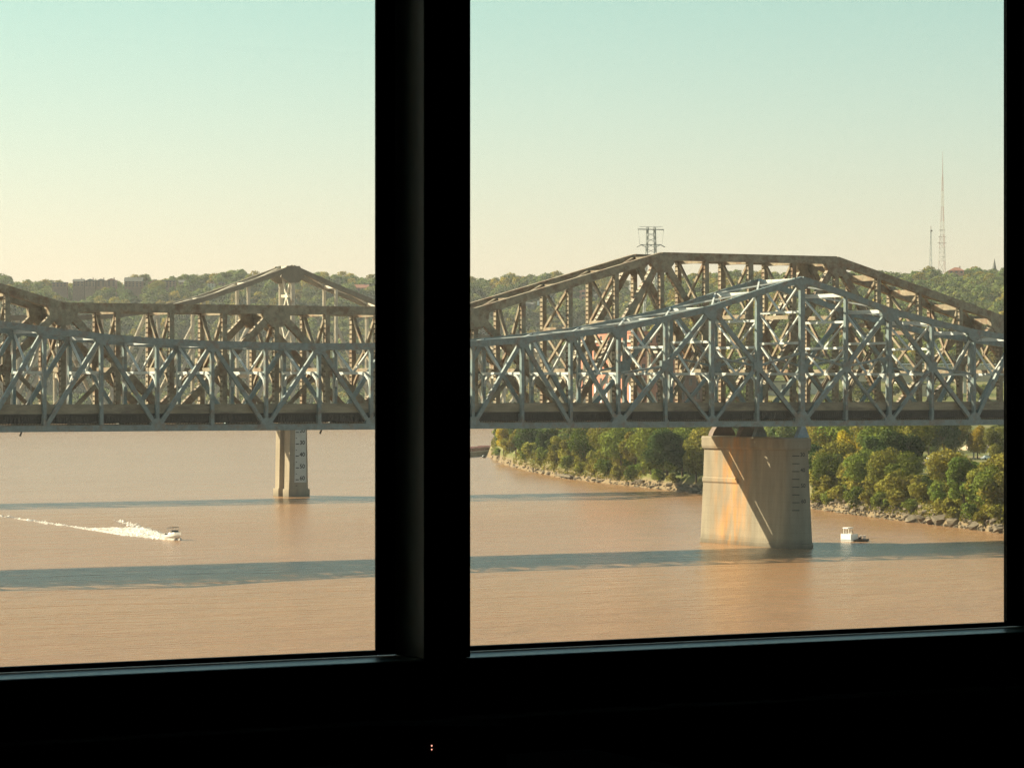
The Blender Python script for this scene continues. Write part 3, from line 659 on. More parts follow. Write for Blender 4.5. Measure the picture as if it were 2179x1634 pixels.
# shrubs along the stones
for i, (px, d, s, q) in enumerate([(1060,8,.9,3),(1118,14,1.0,0),(1150,12,.8,1),(1178,9,.9,1),(1205,12,1.2,0),(1235,10,1.0,1),(1262,9,1.1,2),(1288,10,1.3,0),(1315,8,1.1,1),(1345,8,1.2,0),(1400,9,1.0,0),(1436,8,.9,1),(1748,8,1.1,1),(1765,7,.9,0),(1790,9,1.2,1),(1822,8,1.2,0),(1853,9,1.0,2),(1880,8,1.1,3),(1906,9,1.3,1),(1940,9,.8,0),(2000,8,1.0,2),(2030,7,1.2,1),(2065,7,1.0,0),(2098,7,1.1,1),(2135,8,1.2,2)]):
    b = float(shb(px))+d*.72; side = 'left' if px < 1600 else 'right'
    e = empty('bank_shrub', loc(px, b, gz(px, b)-.3), f'{("mid green","olive","olive","yellowing")[q]} shrub behind the shore stones on the {side} bank, {["first","second","third","fourth","fifth","sixth","seventh","eighth","ninth","tenth","eleventh","twelfth","thirteenth"][i if i < 12 else i-12]} from its left end', 'shrub', 'shrubs along the shore', rnd.uniform(0, 6.28))
    e.scale = (s*1.1, s*1.1, s); link('crown', SHRUB[q], e)
    st = MB()
    for a in range(4): st.cyl((0,0,-.5), (math.cos(a*1.6)*.9, math.sin(a*1.6)*.9, 2.4), .07, .03, 5)
    st.build('stem', M['bark'], e)

for i in range(40):
    left = i < 16; px = 1078+i*26.5+rnd.uniform(-6,6) if left else 1734+(i-16)*17.6+rnd.uniform(-5,5); b = float(shb(px))+rnd.uniform(13, 24); n_ = i if left else i-16
    q = rnd.randrange(4); sz = rnd.uniform(1.15, 1.75)
    e = empty('bank_shrub', loc(px, b, gz(px, b)-.4), f'{("mid green","olive","olive","green")[q]} big bush at the foot of the {"left" if left else "right"} bank trees, {(ORD+["seventeenth","eighteenth","nineteenth","twentieth","twenty-first","twenty-second","twenty-third","twenty-fourth"])[n_]} from left', 'shrub', 'big bushes under the bank trees', rnd.uniform(0, 6.28))
    e.scale = (sz*1.05, sz*1.05, sz); link('crown', SHRUB[q], e)
    st = MB()
    for a in range(3): st.cyl((0,0,-.5), (math.cos(a*2.1)*.8, math.sin(a*2.1)*.8, 2.4), .08, .03, 5)
    st.build('stem', M['bark'], e)
# far woods: thousands of crowns, one mass
WOODC = bpy.data.collections.new('wood_crowns')
for i in range(7):
    me = crown_mesh('wood_crown', 60+i, 14, 7.4, 1300, 1.2, M['leaf_olive' if i == 2 else 'leaf_hill'], lobes=8, low=.02, warm=.3, jit=.32)
    o = bpy.data.objects.new('wood_crown', me); WOODC.objects.link(o)
CLEAR = []                                    # (px0, px1, b0, b1): kept free for houses and yards
def wood(name, label, pts):
    me = bpy.data.meshes.new(name); me.from_pydata([p[0] for p in pts], [], [])
    a = me.attributes.new('size', 'FLOAT', 'POINT'); a.data.foreach_set('value', [p[1] for p in pts])
    o = link(name, me); tag(o, label, kind='stuff')
    ng = bpy.data.node_groups.new(name, 'GeometryNodeTree')
    ng.interface.new_socket('Geometry', in_out='INPUT', socket_type='NodeSocketGeometry'); ng.interface.new_socket('Geometry', in_out='OUTPUT', socket_type='NodeSocketGeometry')
    gi = ng.nodes.new('NodeGroupInput'); go = ng.nodes.new('NodeGroupOutput'); ip = ng.nodes.new('GeometryNodeInstanceOnPoints')
    ci = ng.nodes.new('GeometryNodeCollectionInfo'); ci.inputs[0].default_value = WOODC; ci.inputs[1].default_value = True; ci.inputs[2].default_value = True
    rv = ng.nodes.new('FunctionNodeRandomValue'); rv.data_type = 'FLOAT_VECTOR'; rv.inputs[0].default_value = (-.08,-.08,0); rv.inputs[1].default_value = (.08,.08,6.28)
    na = ng.nodes.new('GeometryNodeInputNamedAttribute'); na.data_type = 'FLOAT'; na.inputs[0].default_value = 'size'
    ng.links.new(gi.outputs[0], ip.inputs['Points']); ng.links.new(ci.outputs[0], ip.inputs['Instance']); ip.inputs['Pick Instance'].default_value = True
    ng.links.new(rv.outputs[0], ip.inputs['Rotation']); ng.links.new(na.outputs[0], ip.inputs['Scale']); ng.links.new(ip.outputs[0], go.inputs[0])
    m = o.modifiers.new('wood', 'NODES'); m.node_group = ng; return o

# ------------------------------------------------------------------ buildings on the hills and the right bank
def house(name, px, yb, b, w, h, d, wall, roof, label, rt='gable', yaw=None, rows=2, cols=3, group=None, rh=None, win=True, ground_z=None, cat='house'):
    if cat in ('house', 'shed'):
        bb = np.arange(1500 if cat == 'house' else 1250, 3460, 5.0); hh = height(np.full(len(bb), px), bb); ok = np.where(EYE+(HY-yb)/F*bb <= hh)[0]
        if len(ok): k = bb[ok[0]]/b; b = float(bb[ok[0]]); w *= k; h *= k; d *= k
    z = zat(yb, b); g = gz(px, b); z0 = min(z, g)-2
    p = loc(px, b, 0); root = empty(name, Vector((p.x, p.y, z)), label, cat, group, -YAW+(yaw or 0))
    MB().box(-w/2, w/2, -d/2, d/2, z0-z, h).build('wall', M[wall], root)
    rh = rh or w*.22
    if rt == 'gable': r = MB().add([(-w/2-.4,-d/2-.4,h+.01),(w/2+.4,-d/2-.4,h+.01),(w/2+.4,d/2+.4,h+.01),(-w/2-.4,d/2+.4,h+.01),(-w/2-.4,0,h+rh),(w/2+.4,0,h+rh)], [(0,1,5,4),(2,3,4,5),(0,4,3),(1,2,5),(3,2,1,0)])
    elif rt == 'hip': r = MB().add([(-w/2-.4,-d/2-.4,h+.01),(w/2+.4,-d/2-.4,h+.01),(w/2+.4,d/2+.4,h+.01),(-w/2-.4,d/2+.4,h+.01),(-w*.12,0,h+rh),(w*.12,0,h+rh)], [(0,1,5,4),(2,3,4,5),(0,4,3),(1,2,5),(3,2,1,0)])
    elif rt == 'front': r = MB().add([(-w/2-.4,-d/2-.4,h+.01),(w/2+.4,-d/2-.4,h+.01),(w/2+.4,d/2+.4,h+.01),(-w/2-.4,d/2+.4,h+.01),(0,-d/2-.4,h+rh),(0,d/2+.4,h+rh)], [(0,1,4),(1,2,5,4),(2,3,5),(3,0,4,5),(3,2,1,0)])
    else: r = MB().box(-w/2-.3, w/2+.3, -d/2-.3, d/2+.3, h+.01, h+.7)
    ro = r.build('roof', M[roof], root)
    if rt != 'flat' and w > 7: MB().box(w*.2, w*.2+.9, -.5, .5, h+.3, h+rh+1.2).build('chimney', M['brickdk'], ro)
    if win:
        ww, wh = w/cols*.42, h/rows*.5
        me = MB().box(-ww/2, ww/2, -.06, .06, -wh/2, wh/2).mesh('window', M['pane'])
        for i in range(cols):
            for j in range(rows):
                o = link('window', me, root); o.location = (-w/2+w*(i+.5)/cols, -d/2-.03, h*(j+.55)/rows)
        nc = max(1, int(d/4)); wl = d/nc*.4
        m2 = MB().box(-.06, .06, -wl/2, wl/2, -wh/2, wh/2).mesh('window', M['pane'])
        for i in range(nc):
            for j in range(rows):
                o = link('window', m2, root); o.location = (-w/2-.03, -d/2+d*(i+.5)/nc, h*(j+.55)/rows)
    hw = (w+8)/2*F/b; CLEAR.append((px-hw, px+hw, b-(7 if yaw is None else 26), b+d*.6)); return root
TG = 'terrace houses along the left ridge'
R = 3350
for px, yb, w, h, wall, roof, rt, lab in [
    (128,611,17,6,'brickdk','greyroof','flat','long low dark building, leftmost of the ridge row'),
    (168,610,13,7.6,'brickdk','greyroof','gable','brown terrace house at the left end of the gabled ridge row'),
    (193,610,12,8.2,'rowbrick','greyroof','front','brown gable fronted terrace house, second in the ridge row'),
    (216,610,11,8.6,'brickdk','greyroof','front','dark gable fronted terrace house in the middle of the ridge row'),
    (238,610,11,9.0,'rowbrick','redroof','front','reddish gabled terrace house at the right end of the joined ridge row'),
    (285,611,21,8.6,'brickdk','greyroof','gable','wide dark brick house right of the joined ridge row'),
    (327,612,12,7,'rowbrick','redroof','front','small reddish house below the big pale round ridge tree'),
    (360,612,16,9.6,'rowbrick','greyroof','flat','three storey red brick apartment block on the left ridge'),
    (393,612,13,7.6,'brickdk','greyroof','gable','dark house right of the red brick apartment block'),
    (450,612,8,6,'plaster','redroof','front','small white house with a red roof on the left ridge'),
    (472,611,7,6,'rowbrick','greyroof','front','small brown house right of the little white ridge house'),
    (505,611,9,4.5,'plaster','greyroof','front','pale house with a grey gable left of the far bridge peak'),
    (768,620,18,5,'rowbrick','redroof','gable','long house with red brown roof right of the far bridge peak')]:
    house('ridge_house', px, yb, R-(14 if px == 768 else 0), w*.9, h*.7, 10, wall, roof, lab, rt, rows=3 if h > 8 else 2, cols=max(2, int(w/4)), group=TG)
HG = 'houses on the wooded hillside'
for px, yb, b, w, h, wall, roof, rt, lab in [
    (1083,657,2900,5,3.5,'plaster','greyroof','flat','pale little house left of a dark house below the brown chord'),
    (1097,658,2900,3.4,5,'plaster','greyroof','front','narrow pale house just left of the dark hillside house'),
    (1128,657,2880,7.5,4,'greyroof','greyroof','gable','dark blue grey house on the hillside left of the white gable'),
    (1149,648,2880,5,3,'white','plaster','front','white gabled house on the hillside left of the grey roofs'),
    (1169,640,2920,4,4,'white','greyroof','flat','small white house beside the grey hillside roofs'),
    (1184,642,2900,9,4,'greyroof','greyroof','hip','broad grey roofed house, lower left of the hillside pair'),
    (1204,640,2890,9,5,'greyroof','greyroof','gable','grey roofed house beside the pink hillside house'),
    (1241,640,2860,7,8.5,'brick','brick','front','tall pink brick house with a steep roof on the hillside'),
    (1274,637,2900,7.5,4,'greyroof','greyroof','hip','blue grey roofed house seen through the brown truss'),
    (1911,603,2900,18,5,'brickdk','greyroof','flat','long dark flat roofed building below the right skyline'),
    (2035,584,2960,14,3.4,'brick','redroof','hip','pink house with low roof at the foot of the tall radio mast'),
    (2128,600,2900,4,2.5,'white','plaster','front','tiny white house near the right end of the ridge'),
    (1566,712,2250,7,2.6,'greyroof','greyroof','hip','low grey domed roof behind the right bridge trusses'),
    (1668,722,2250,9,3,'plaster','greyroof','hip','pale building with grey roof between the bridge posts right of centre'),
    (1911,772,1760,6,4.5,'greyroof','greyroof','hip','grey roofed shed standing above the highway rail on the right'),
    (2116,764,1760,6,4,'plaster','redroof','front','pinkish white house at the right edge above the yard'),
    (1995,760,1800,9,5,'plaster','greyroof','gable','sunlit yellowish house above the highway rail'),
    (2060,765,1800,8,3.5,'plaster','greyroof','flat','low pale shed left of the pinkish white house')]:
    house('hillside_house', px, yb, b, w, h, min(w, 9)*.9, wall, roof, lab, rt, yaw=rnd.uniform(-.3,.3), rows=1 if h < 4.5 else 2, cols=max(1, int(w/4)), group=HG)
# riverside brick warehouse
wh = house('brick_warehouse', 1336, 858, 1330, 22, 29, 36, 'brick', 'brick', 'big red brick warehouse seen through the trusses left of the stone pier, sunny side glowing', 'flat', yaw=math.radians(35), rows=5, cols=6, cat='warehouse')
MB().box(-11.9, -11.02, -18.2, 18.2, 25.2, 26.0).build('cornice', M['plaster'], wh)
for i in range(9): MB().box(-11.4, -11.02, -17+i*4, -16+i*4, 0, 8).build('pilaster', M['white'], wh)
house('brick_warehouse', 1450, 858, 1400, 18, 24, 20, 'brickdk', 'greyroof', 'dark brown brick warehouse right of the red one behind the trusses', 'flat', yaw=math.radians(20), rows=4, cols=5, cat='warehouse')
for px, yb, b, w, h, wall, lab in [(1505,850,1350,12,7,'greyroof','grey shed right of the dark brick warehouse'),(1640,840,1500,18,6,'beige','beige low building between the stone pier posts'),
        (1740,838,1480,16,6,'plaster','pale long shed right of the blue bridge peak'),(1830,835,1500,14,5,'greyroof','grey flat shed near the yellow bushes right of centre'),(1918,816,1550,5,2.4,'plaster','pale shed with a bright end wall below the highway'),
        (1975,842,1450,18,5,'beige','beige warehouse under the highway wall'),(2115,800,1550,6,4.5,'darkhull','black container like shed at the right edge'),(2055,835,1500,5,5,'plaster','narrow pale hut right of the beige warehouse'),(2128,812,1500,6,2,'white','white flat hut at the right window edge')]:
    house('riverside_shed', px, yb, b, w, h, 10, wall, 'greyroof' if wall != 'white' else 'white', lab, 'flat', yaw=rnd.uniform(-.1,.3), rows=1, cols=max(1, int(w/5)), group='low sheds on the right bank', cat='shed')
# highway wall with rail
p0, p1 = loc(1800, 1640, 0), loc(2190, 1640, 0); zw = zat(779, 1640)
hw = empty('retaining_wall', p0, 'long beige highway retaining wall with a white rail seen through the right trusses', 'wall')
def rel(mb, nm, m, par, base): 
    o = mb.build(nm, M[m], par); o.matrix_parent_inverse = Matrix.Translation(-Vector(base)); return o
for i in range(12):
    a, c = p0.lerp(p1, i/12), p0.lerp(p1, (i+.985)/12)
    rel(MB().beam((a.x,a.y,zw-4),(c.x,c.y,zw-4), 8, 1.0, (SN,CS,0)), 'wall_panel', 'beige', hw, p0)
rel(MB().beam((p0.x,p0.y,zw+1.0),(p1.x,p1.y,zw+1.0), .5, .3, (SN,CS,0)), 'guard_rail', 'white', hw, p0)
for i in range(40):
    a = p0.lerp(p1, (i+.3)/40); rel(MB().box(a.x-.12,a.x+.12,a.y-.12,a.y+.12,zw,zw+.8), 'rail_post', 'steelgrey', hw, p0)
CLEAR.append((1800, 2200, 1540, 1660)); CLEAR.append((1220, 1460, 1260, 1420))
# pavilion and parked cars above the right bank
pv = loc(2088, 1100, zat(958, 1100)); pav = empty('pavilion', pv, 'open pavilion with a tan pointed tent roof among trees at the right edge', 'pavilion', rz=-YAW+.3)
MB().add([(-6,-6,0),(6,-6,0),(6,6,0),(-6,6,0),(-2.5,0,3.6),(2.5,0,3.6)], [(0,1,5,4),(2,3,4,5),(0,4,3),(1,2,5),(3,2,1,0)]).build('roof', M['tent'], pav)
for sx in (-5.4, 5.4):
    for sy in (-5.4, 5.4): MB().box(sx-.2, sx+.2, sy-.2, sy+.2, -6, -.02).build('post', M['steelgrey'], pav)
CLEAR.append((2040, 2130, 1050, 1140))
def car_mesh():
    prof = [(-2.1,.35),(-2.15,.8),(-1.5,.95),(-1.0,1.42),(.5,1.42),(1.1,.98),(2.05,.85),(2.12,.4)]
    b = MB(); n = len(prof)
    rg = [[(x, y*(.84 if z > 1.0 else 1), z) for x, z in prof] for y in (-.85, .85)]
    b.loft(rg); return b
def car(p, rz, col, label, group):
    root = empty('parked_car' if 'parked' in label else 'passing_car', p, label, 'car', group, rz)
    if col not in M: M[col] = mat(col, {'car_red':(.5,.04,.03),'car_orange':(.6,.16,.05),'car_silver':(.45,.46,.47),'car_blue':(.06,.09,.16),'car_white':(.8,.8,.78)}[col], .25, .5, var=.03)
    car_mesh().build('body', M[col], root)
    MB().loft([[(-1.02,y,1.0),(-.72,y,1.36),(.42,y,1.36),(.82,y,1.0)] for y in (-.79, .79)]).build('window', M['glassdark'], root)
    for x in (-1.3, 1.3):
        for y in (-.8, .8): MB().cyl((x,y-.1,.32),(x,y+.1,.32),.32,.32,12).build('wheel', M['tyre'], root)
    return root
for i, (px, y, c, lab) in enumerate([(1985,962,'car_white','white parked car, leftmost in the small lot behind the right bank trees'),(1996,964,'car_blue','dark blue parked car second from the left in the small lot'),(2012,963,'car_silver','silver parked car in the middle of the small lot'),(2024,962,'car_white','white parked car left of the lone bright one in the small lot'),(2036,961,'car_white','white parked car nearest the pavilion, on its left'),(2101,962,'car_white','white parked car in front of the pavilion at the right')]):
    b = 1075; car(loc(px, b, gz(px, b)+.02), -YAW+.4, c, lab, 'cars parked behind the right bank')
CLEAR.append((1930, 2080, 1000, 1140))
for i, (px, c, lab) in enumerate([(340,'car_white','pale car behind the blue bridge parapet left of the red car'),(398,'car_red','red car roof behind the blue bridge parapet at the left'),(541,'car_white','white car behind the parapet just left of the slim pier'),(793,'car_orange','orange red car behind the parapet beside the window post'),(1285,'car_silver','silver car behind the parapet near the red warehouse'),(1553,'car_red','bright red car on the blue bridge above the stone pier, left of the peak'),(1603,'car_red','dark red car on the blue bridge beside the tall pier posts'),(1636,'car_silver','silver car on the blue bridge just left of the peak post'),(2056,'car_silver','silver car behind the parapet at the right end')]):
    Y = 560.6+(i % 2)*3.2; x = Y*math.tan(YAW+math.atan((px-CX)/F)); car(Vector((x, Y, 28.92)), 0 if i % 2 else math.pi, c, lab, 'cars crossing the blue bridge')

# ------------------------------------------------------------------ woods: the points themselves
def free(px, b): return not any(a <= px <= c and d <= b <= e for a, c, d, e in CLEAR)
pts = []
for _ in range(7600):
    px = rnd.uniform(-250, 1400); b = 2905+1000*rnd.random()**1.35
    if px > 1330 or not free(px, b): continue
    z = gz(px, b)
    if z < 2.5: continue
    pts.append((loc(px, b, z-1.5), rnd.uniform(.6, 1.75)))
for _ in range(6200):
    px = rnd.uniform(1290, 2450); b = 1150+2150*rnd.random()**.62
    if not free(px, b) or (1250 < b < 1960 and rnd.random() < (.45 if px < 1600 else .86)): continue
    z = gz(px, b)
    if z < 4: continue
    s = rnd.uniform(.6, 1.7)*(.75 if b < 2000 else 1)
    if b < 1500 and px > 1290: s *= .8
    pts.append((loc(px, b, z-1.5), s))
for _ in range(500):
    px = rnd.uniform(1055, 1300); b = rnd.uniform(1250, 2350); z = gz(px, b)
    if z < 4.5 or not free(px, b) or b < float(shb(px))+70: continue
    pts.append((loc(px, b, z-1.2), rnd.uniform(.4, .75)))
wood('hillside_wood', 'dense green and olive wood covering the far banks and hills', pts)

# brush on the near banks
def brush():
    r = np.random.default_rng(5); n = 60000
    px = np.where(r.random(n) < .5, r.uniform(1045, 1500, n), r.uniform(1728, 2200, n)); d = 4+r.random(n)**1.3*85; b = shb(px)+d
    z = height(px, b); a = (px-CX)/F*b; P = np.stack([b*SN+a*CS, b*CS-a*SN, z+r.random(n)**1.4*np.where(d < 7, .8, np.where(d < 16, 1.8, 3.4))*(.6+.6*np.abs(hsh(a*5, b*4)))], 1)
    m = hsh(a*3, b*3) > -.25; P = P[m]; n = len(P)
    nn = r.normal(size=(n,3)); nn[:,2] += .8; nn /= np.linalg.norm(nn, axis=1)[:,None]; t = np.cross(nn, r.normal(size=(n,3))); t /= np.linalg.norm(t, axis=1)[:,None]; bb = np.cross(nn, t); s = r.uniform(.35, .85, n)[:,None]
    V = np.stack([P-t*s*.6, P+bb*s*.3, P+t*s*.6, P-bb*s*.3], 1).reshape(-1,3)
    me = bpy.data.meshes.new('bank_brush'); me.from_pydata(V.tolist(), [], np.arange(n*4).reshape(-1,4).tolist())
    lt = r.uniform(.6, 1.6, n); w = r.random(n)*.5; c = np.stack([lt*(1+w), lt, lt*.9, np.ones(n)], 1).repeat(4, 0)
    at = me.attributes.new('tint', 'FLOAT_COLOR', 'POINT'); at.data.foreach_set('color', c.astype(np.float32).ravel()); me.materials.append(M['leaf_olive'])
    tag(link('bank_brush', me), 'thick olive brush and weeds on the river banks', kind='stuff')
brush()

# riprap stones, parts of the ground
def stone_mesh(seed):
    r = random.Random(seed); v = []
    pts = [(-1,-1,-1),(1,-1,-1),(1,1,-1),(-1,1,-1),(-1,-1,1),(1,-1,1),(1,1,1),(-1,1,1),(0,-1.25,.1),(1.25,0,0),(0,1.25,.1),(-1.25,0,0)]
    for p in pts: v.append(tuple(c*r.uniform(.62,1.1) for c in p))
    f = [(0,3,2,1),(4,5,6,7),(0,1,8),(1,5,8),(5,4,8),(4,0,8),(1,2,9),(2,6,9),(6,5,9),(5,1,9),(2,3,10),(3,7,10),(7,6,10),(6,2,10),(3,0,11),(0,4,11),(4,7,11),(7,3,11)]
    return MB().add(v, f).mesh('stone', M['stone'])
STN = [stone_mesh(i) for i in range(9)]
def stone(px, b, s, lift=.15):
    o = link('stone', STN[rnd.randrange(9)], terrain); o.location = loc(px, b, max(gz(px, b), -.2)+s*lift)
    o.rotation_euler = (rnd.uniform(-.35,.35), rnd.uniform(-.35,.35), rnd.uniform(0,6.3)); o.scale = (s*rnd.uniform(.8,1.7), s*rnd.uniform(.6,1.1), s*rnd.uniform(.35,.7))
for i in range(150):
    px = rnd.uniform(1728, 2170); b = float(shb(px))+rnd.uniform(-.8, 9)+rnd.uniform(0,4); stone(px, b, rnd.uniform(.3,.85))
for px, d, s in [(2005,3,2.0),(2030,2.5,1.7),(1962,2.5,1.6),(1945,1.5,1.5),(2075,2,1.6),(2128,2,1.7),(1985,1,1.5)]: stone(px, float(shb(px))+d, s)
for i in range(60):
    px = rnd.uniform(1048, 1330); stone(px, float(shb(px))+rnd.uniform(-1, 4), rnd.uniform(.3,.8))
for i in range(52):
    px = rnd.uniform(1330, 1492); stone(px, float(shb(px))+rnd.uniform(-1, 6), rnd.uniform(.35,.95))
for i in range(26):
    px = rnd.uniform(1935, 1975); b = 1000+rnd.uniform(-12, 12); stone(px, b, rnd.uniform(.5,1.2))
sm = MB()
for i in range(900):
    px = rnd.choice((rnd.uniform(1045,1495), rnd.uniform(1728,2180), rnd.uniform(1728,2180))); b = float(shb(px))+rnd.uniform(-.8, 7); p = loc(px, b, max(gz(px,b),-.1)+.05); s = rnd.uniform(.15,.4)
    q = Vector((rnd.uniform(-1,1),rnd.uniform(-1,1),rnd.uniform(-.3,.3))).normalized(); n = q.orthogonal().normalized(); sm.obox(p, q, n, q.cross(n), s, s*.6, s*.5)
tag(sm.build('shore_rubble', M['stone']), 'small broken stones along the waterline', kind='stuff')
# slipway slabs and driftwood on the left point
sl = MB()
a, c = loc(1195, float(shb(1195))+3, 0), loc(1222, float(shb(1222))+3, 0)
o = link('stone', MB().beam((a.x,a.y,1.1),(c.x,c.y,1.0), 3.4, .6, (0,0,1)).mesh('stone', M['stone']), terrain)
for px, d, ln in ((1125,3,7),(1230,4,9),(1330,6,8)):
    b = float(shb(px))+d; z = gz(px, b); p = loc(px, b, z+.4); q = loc(px+ln*F/b*.9, b-3, z+.9)
    tag(MB().cyl(p, q, .28, .14, 7).build('driftwood_log', M['bark']), {1125:'bare driftwood log lying on the left point near the barge',1230:'driftwood log lying across the bank left of the stone heap',1330:'driftwood log under the green trees left of the stone pier'}[px], 'log', 'driftwood on the bank')

# ------------------------------------------------------------------ pylon and masts
def lattice(mb, base, top, w0, w1, n, t0, legs=4):
    base, top = Vector(base), Vector(top)
    def pt(i, k):
        f = i/n; w = w0+(w1-w0)*f; c = base.lerp(top, f); a = 2*math.pi*k/legs+.6; return c+Vector((math.cos(a), math.sin(a), 0))*w*.5
    for k in range(legs): mb.beam(pt(0,k), pt(n,k), t0, t0, (1,0,0))
    for i in range(n):
        for k in range(legs):
            mb.beam(pt(i,k), pt(i+1,(k+1)%legs), t0*.6, t0*.6, (1,0,0)); mb.beam(pt(i+1,k), pt(i+1,(k+1)%legs), t0*.6, t0*.6, (1,0,0))
    return mb
rt = Vector((CS, -SN, 0))
def pylon():
    b = 1400; g = loc(1385, b, gz(1385, b)); root = empty('electricity_pylon', g, 'steel lattice electricity pylon rising above the left shoulder of the brown bridge', 'pylon')
    k = b/F; ztop = zat(483, b)-g.z; Z = lambda y: zat(y, b)-g.z
    for s, nm in ((-1,'leg'),(1,'leg')):
        lattice(MB(), rt*(s*7.2*k*1.05*3)+Vector((0,0,-1)), rt*(s*7.4*k)+Vector((0,0,Z(484))), 1.6, 1.1, 34, .22).build('leg', M['steelgrey'], root)
    x = MB()
    for y in (495, 507, 519, 530, 542, 556):
        x.beam(rt*(-8*k)+Vector((0,0,Z(y))), rt*(8*k)+Vector((0,0,Z(y+8))), .16, .16); x.beam(rt*(8*k)+Vector((0,0,Z(y))), rt*(-8*k)+Vector((0,0,Z(y+8))), .16, .16)
    x.build('cross_brace', M['steelgrey'], root)
    MB().beam(rt*(-28*k)+Vector((0,0,Z(488))), rt*(28*k)+Vector((0,0,Z(489))), .4, .4).beam(rt*(-25*k)+Vector((0,0,Z(483))), rt*(25*k)+Vector((0,0,Z(483))), .15, .15).build('cross_arm', M['steelgrey'], root)
    m = MB(); m.beam(rt*(-22*k)+Vector((0,0,Z(521))), rt*(22*k)+Vector((0,0,Z(521))), .32, .32)
    for s in (-1, 1): m.beam(rt*(s*20*k)+Vector((0,0,Z(521))), rt*(s*30*k)+Vector((0,0,Z(526))), .32, .32); m.beam(rt*(s*8*k)+Vector((0,0,Z(527))), rt*(s*22*k)+Vector((0,0,Z(521))), .25, .25)
    m.build('cross_arm', M['steelgrey'], root)
    for s in (-1, 1): MB().beam(rt*(s*27*k)+Vector((0,0,Z(489))), rt*(s*23.5*k)+Vector((0,0,Z(521))), .12, .12).build('stay', M['steelgrey'], root)
pylon()
def masts():
    b = 3050; k = b/F
    g = loc(2006, b, gz(2006, b)); root = empty('radio_mast', g, 'tall tapering red and white broadcast mast on the right ridge, highest thing on the skyline', 'mast', 'masts on the right ridge')
    Z = lambda y: zat(y, b)-g.z
    ys = [586,556,528,500,472,440,408,375]; wd = [19,16.5,14,11.5,8.5,6,4.2,2.6]
    for i in range(7):
        lattice(MB(), (0,0,Z(ys[i]) if i else -1), (0,0,Z(ys[i+1])), wd[i]*k, wd[i+1]*k, 3, .3, 3).build('mast_section', M['mastred' if i % 2 == 0 else 'mastwhite'], root)
    MB().cyl((0,0,Z(376)), (0,0,Z(322)), .42, .12, 6).build('antenna', M['mastred'], root)
    for y, w in ((517,11),(504,10),(490,8)): MB().beam(rt*(-w*k)+Vector((0,0,Z(y))), rt*(w*k*.8)+Vector((0,0,Z(y))), .35, .5).build('platform', M['mastred'], root)
    g = loc(1981, b, gz(1981, b)); r2 = empty('radio_mast', g, 'shorter dark lattice mast with a dish near its top, left of the tall mast', 'mast', 'masts on the right ridge')
    lattice(MB(), (0,0,-1), (0,0,Z(488)), 9*k, 2.2*k, 12, .32, 3).build('lattice', M['steelgrey'], r2)
    MB().cyl(-rt*.2+Vector((0,0,Z(492))), rt*1.2+Vector((0,0,Z(491))), .75, .9, 10).build('dish', M['bearing'], r2); MB().cyl((0,0,Z(488)), (0,0,Z(481)), .25, .3, 6).build('antenna', M['bearing'], r2)
    g = loc(2116, 3010, zat(590, 3010)); r3 = empty('church_spire', g, 'thin dark spire poking from the trees at the right end of the ridge', 'spire')
    MB().box(-1.5,1.5,-1.5,1.5,-12,6).build('tower', M['brickdk'], r3); MB().add([(-1.6,-1.6,6.01),(1.6,-1.6,6.01),(1.6,1.6,6.01),(-1.6,1.6,6.01),(0,0,18)], [(0,1,4),(1,2,4),(2,3,4),(3,0,4),(3,2,1,0)]).build('roof', M['greyroof'], r3)
masts()

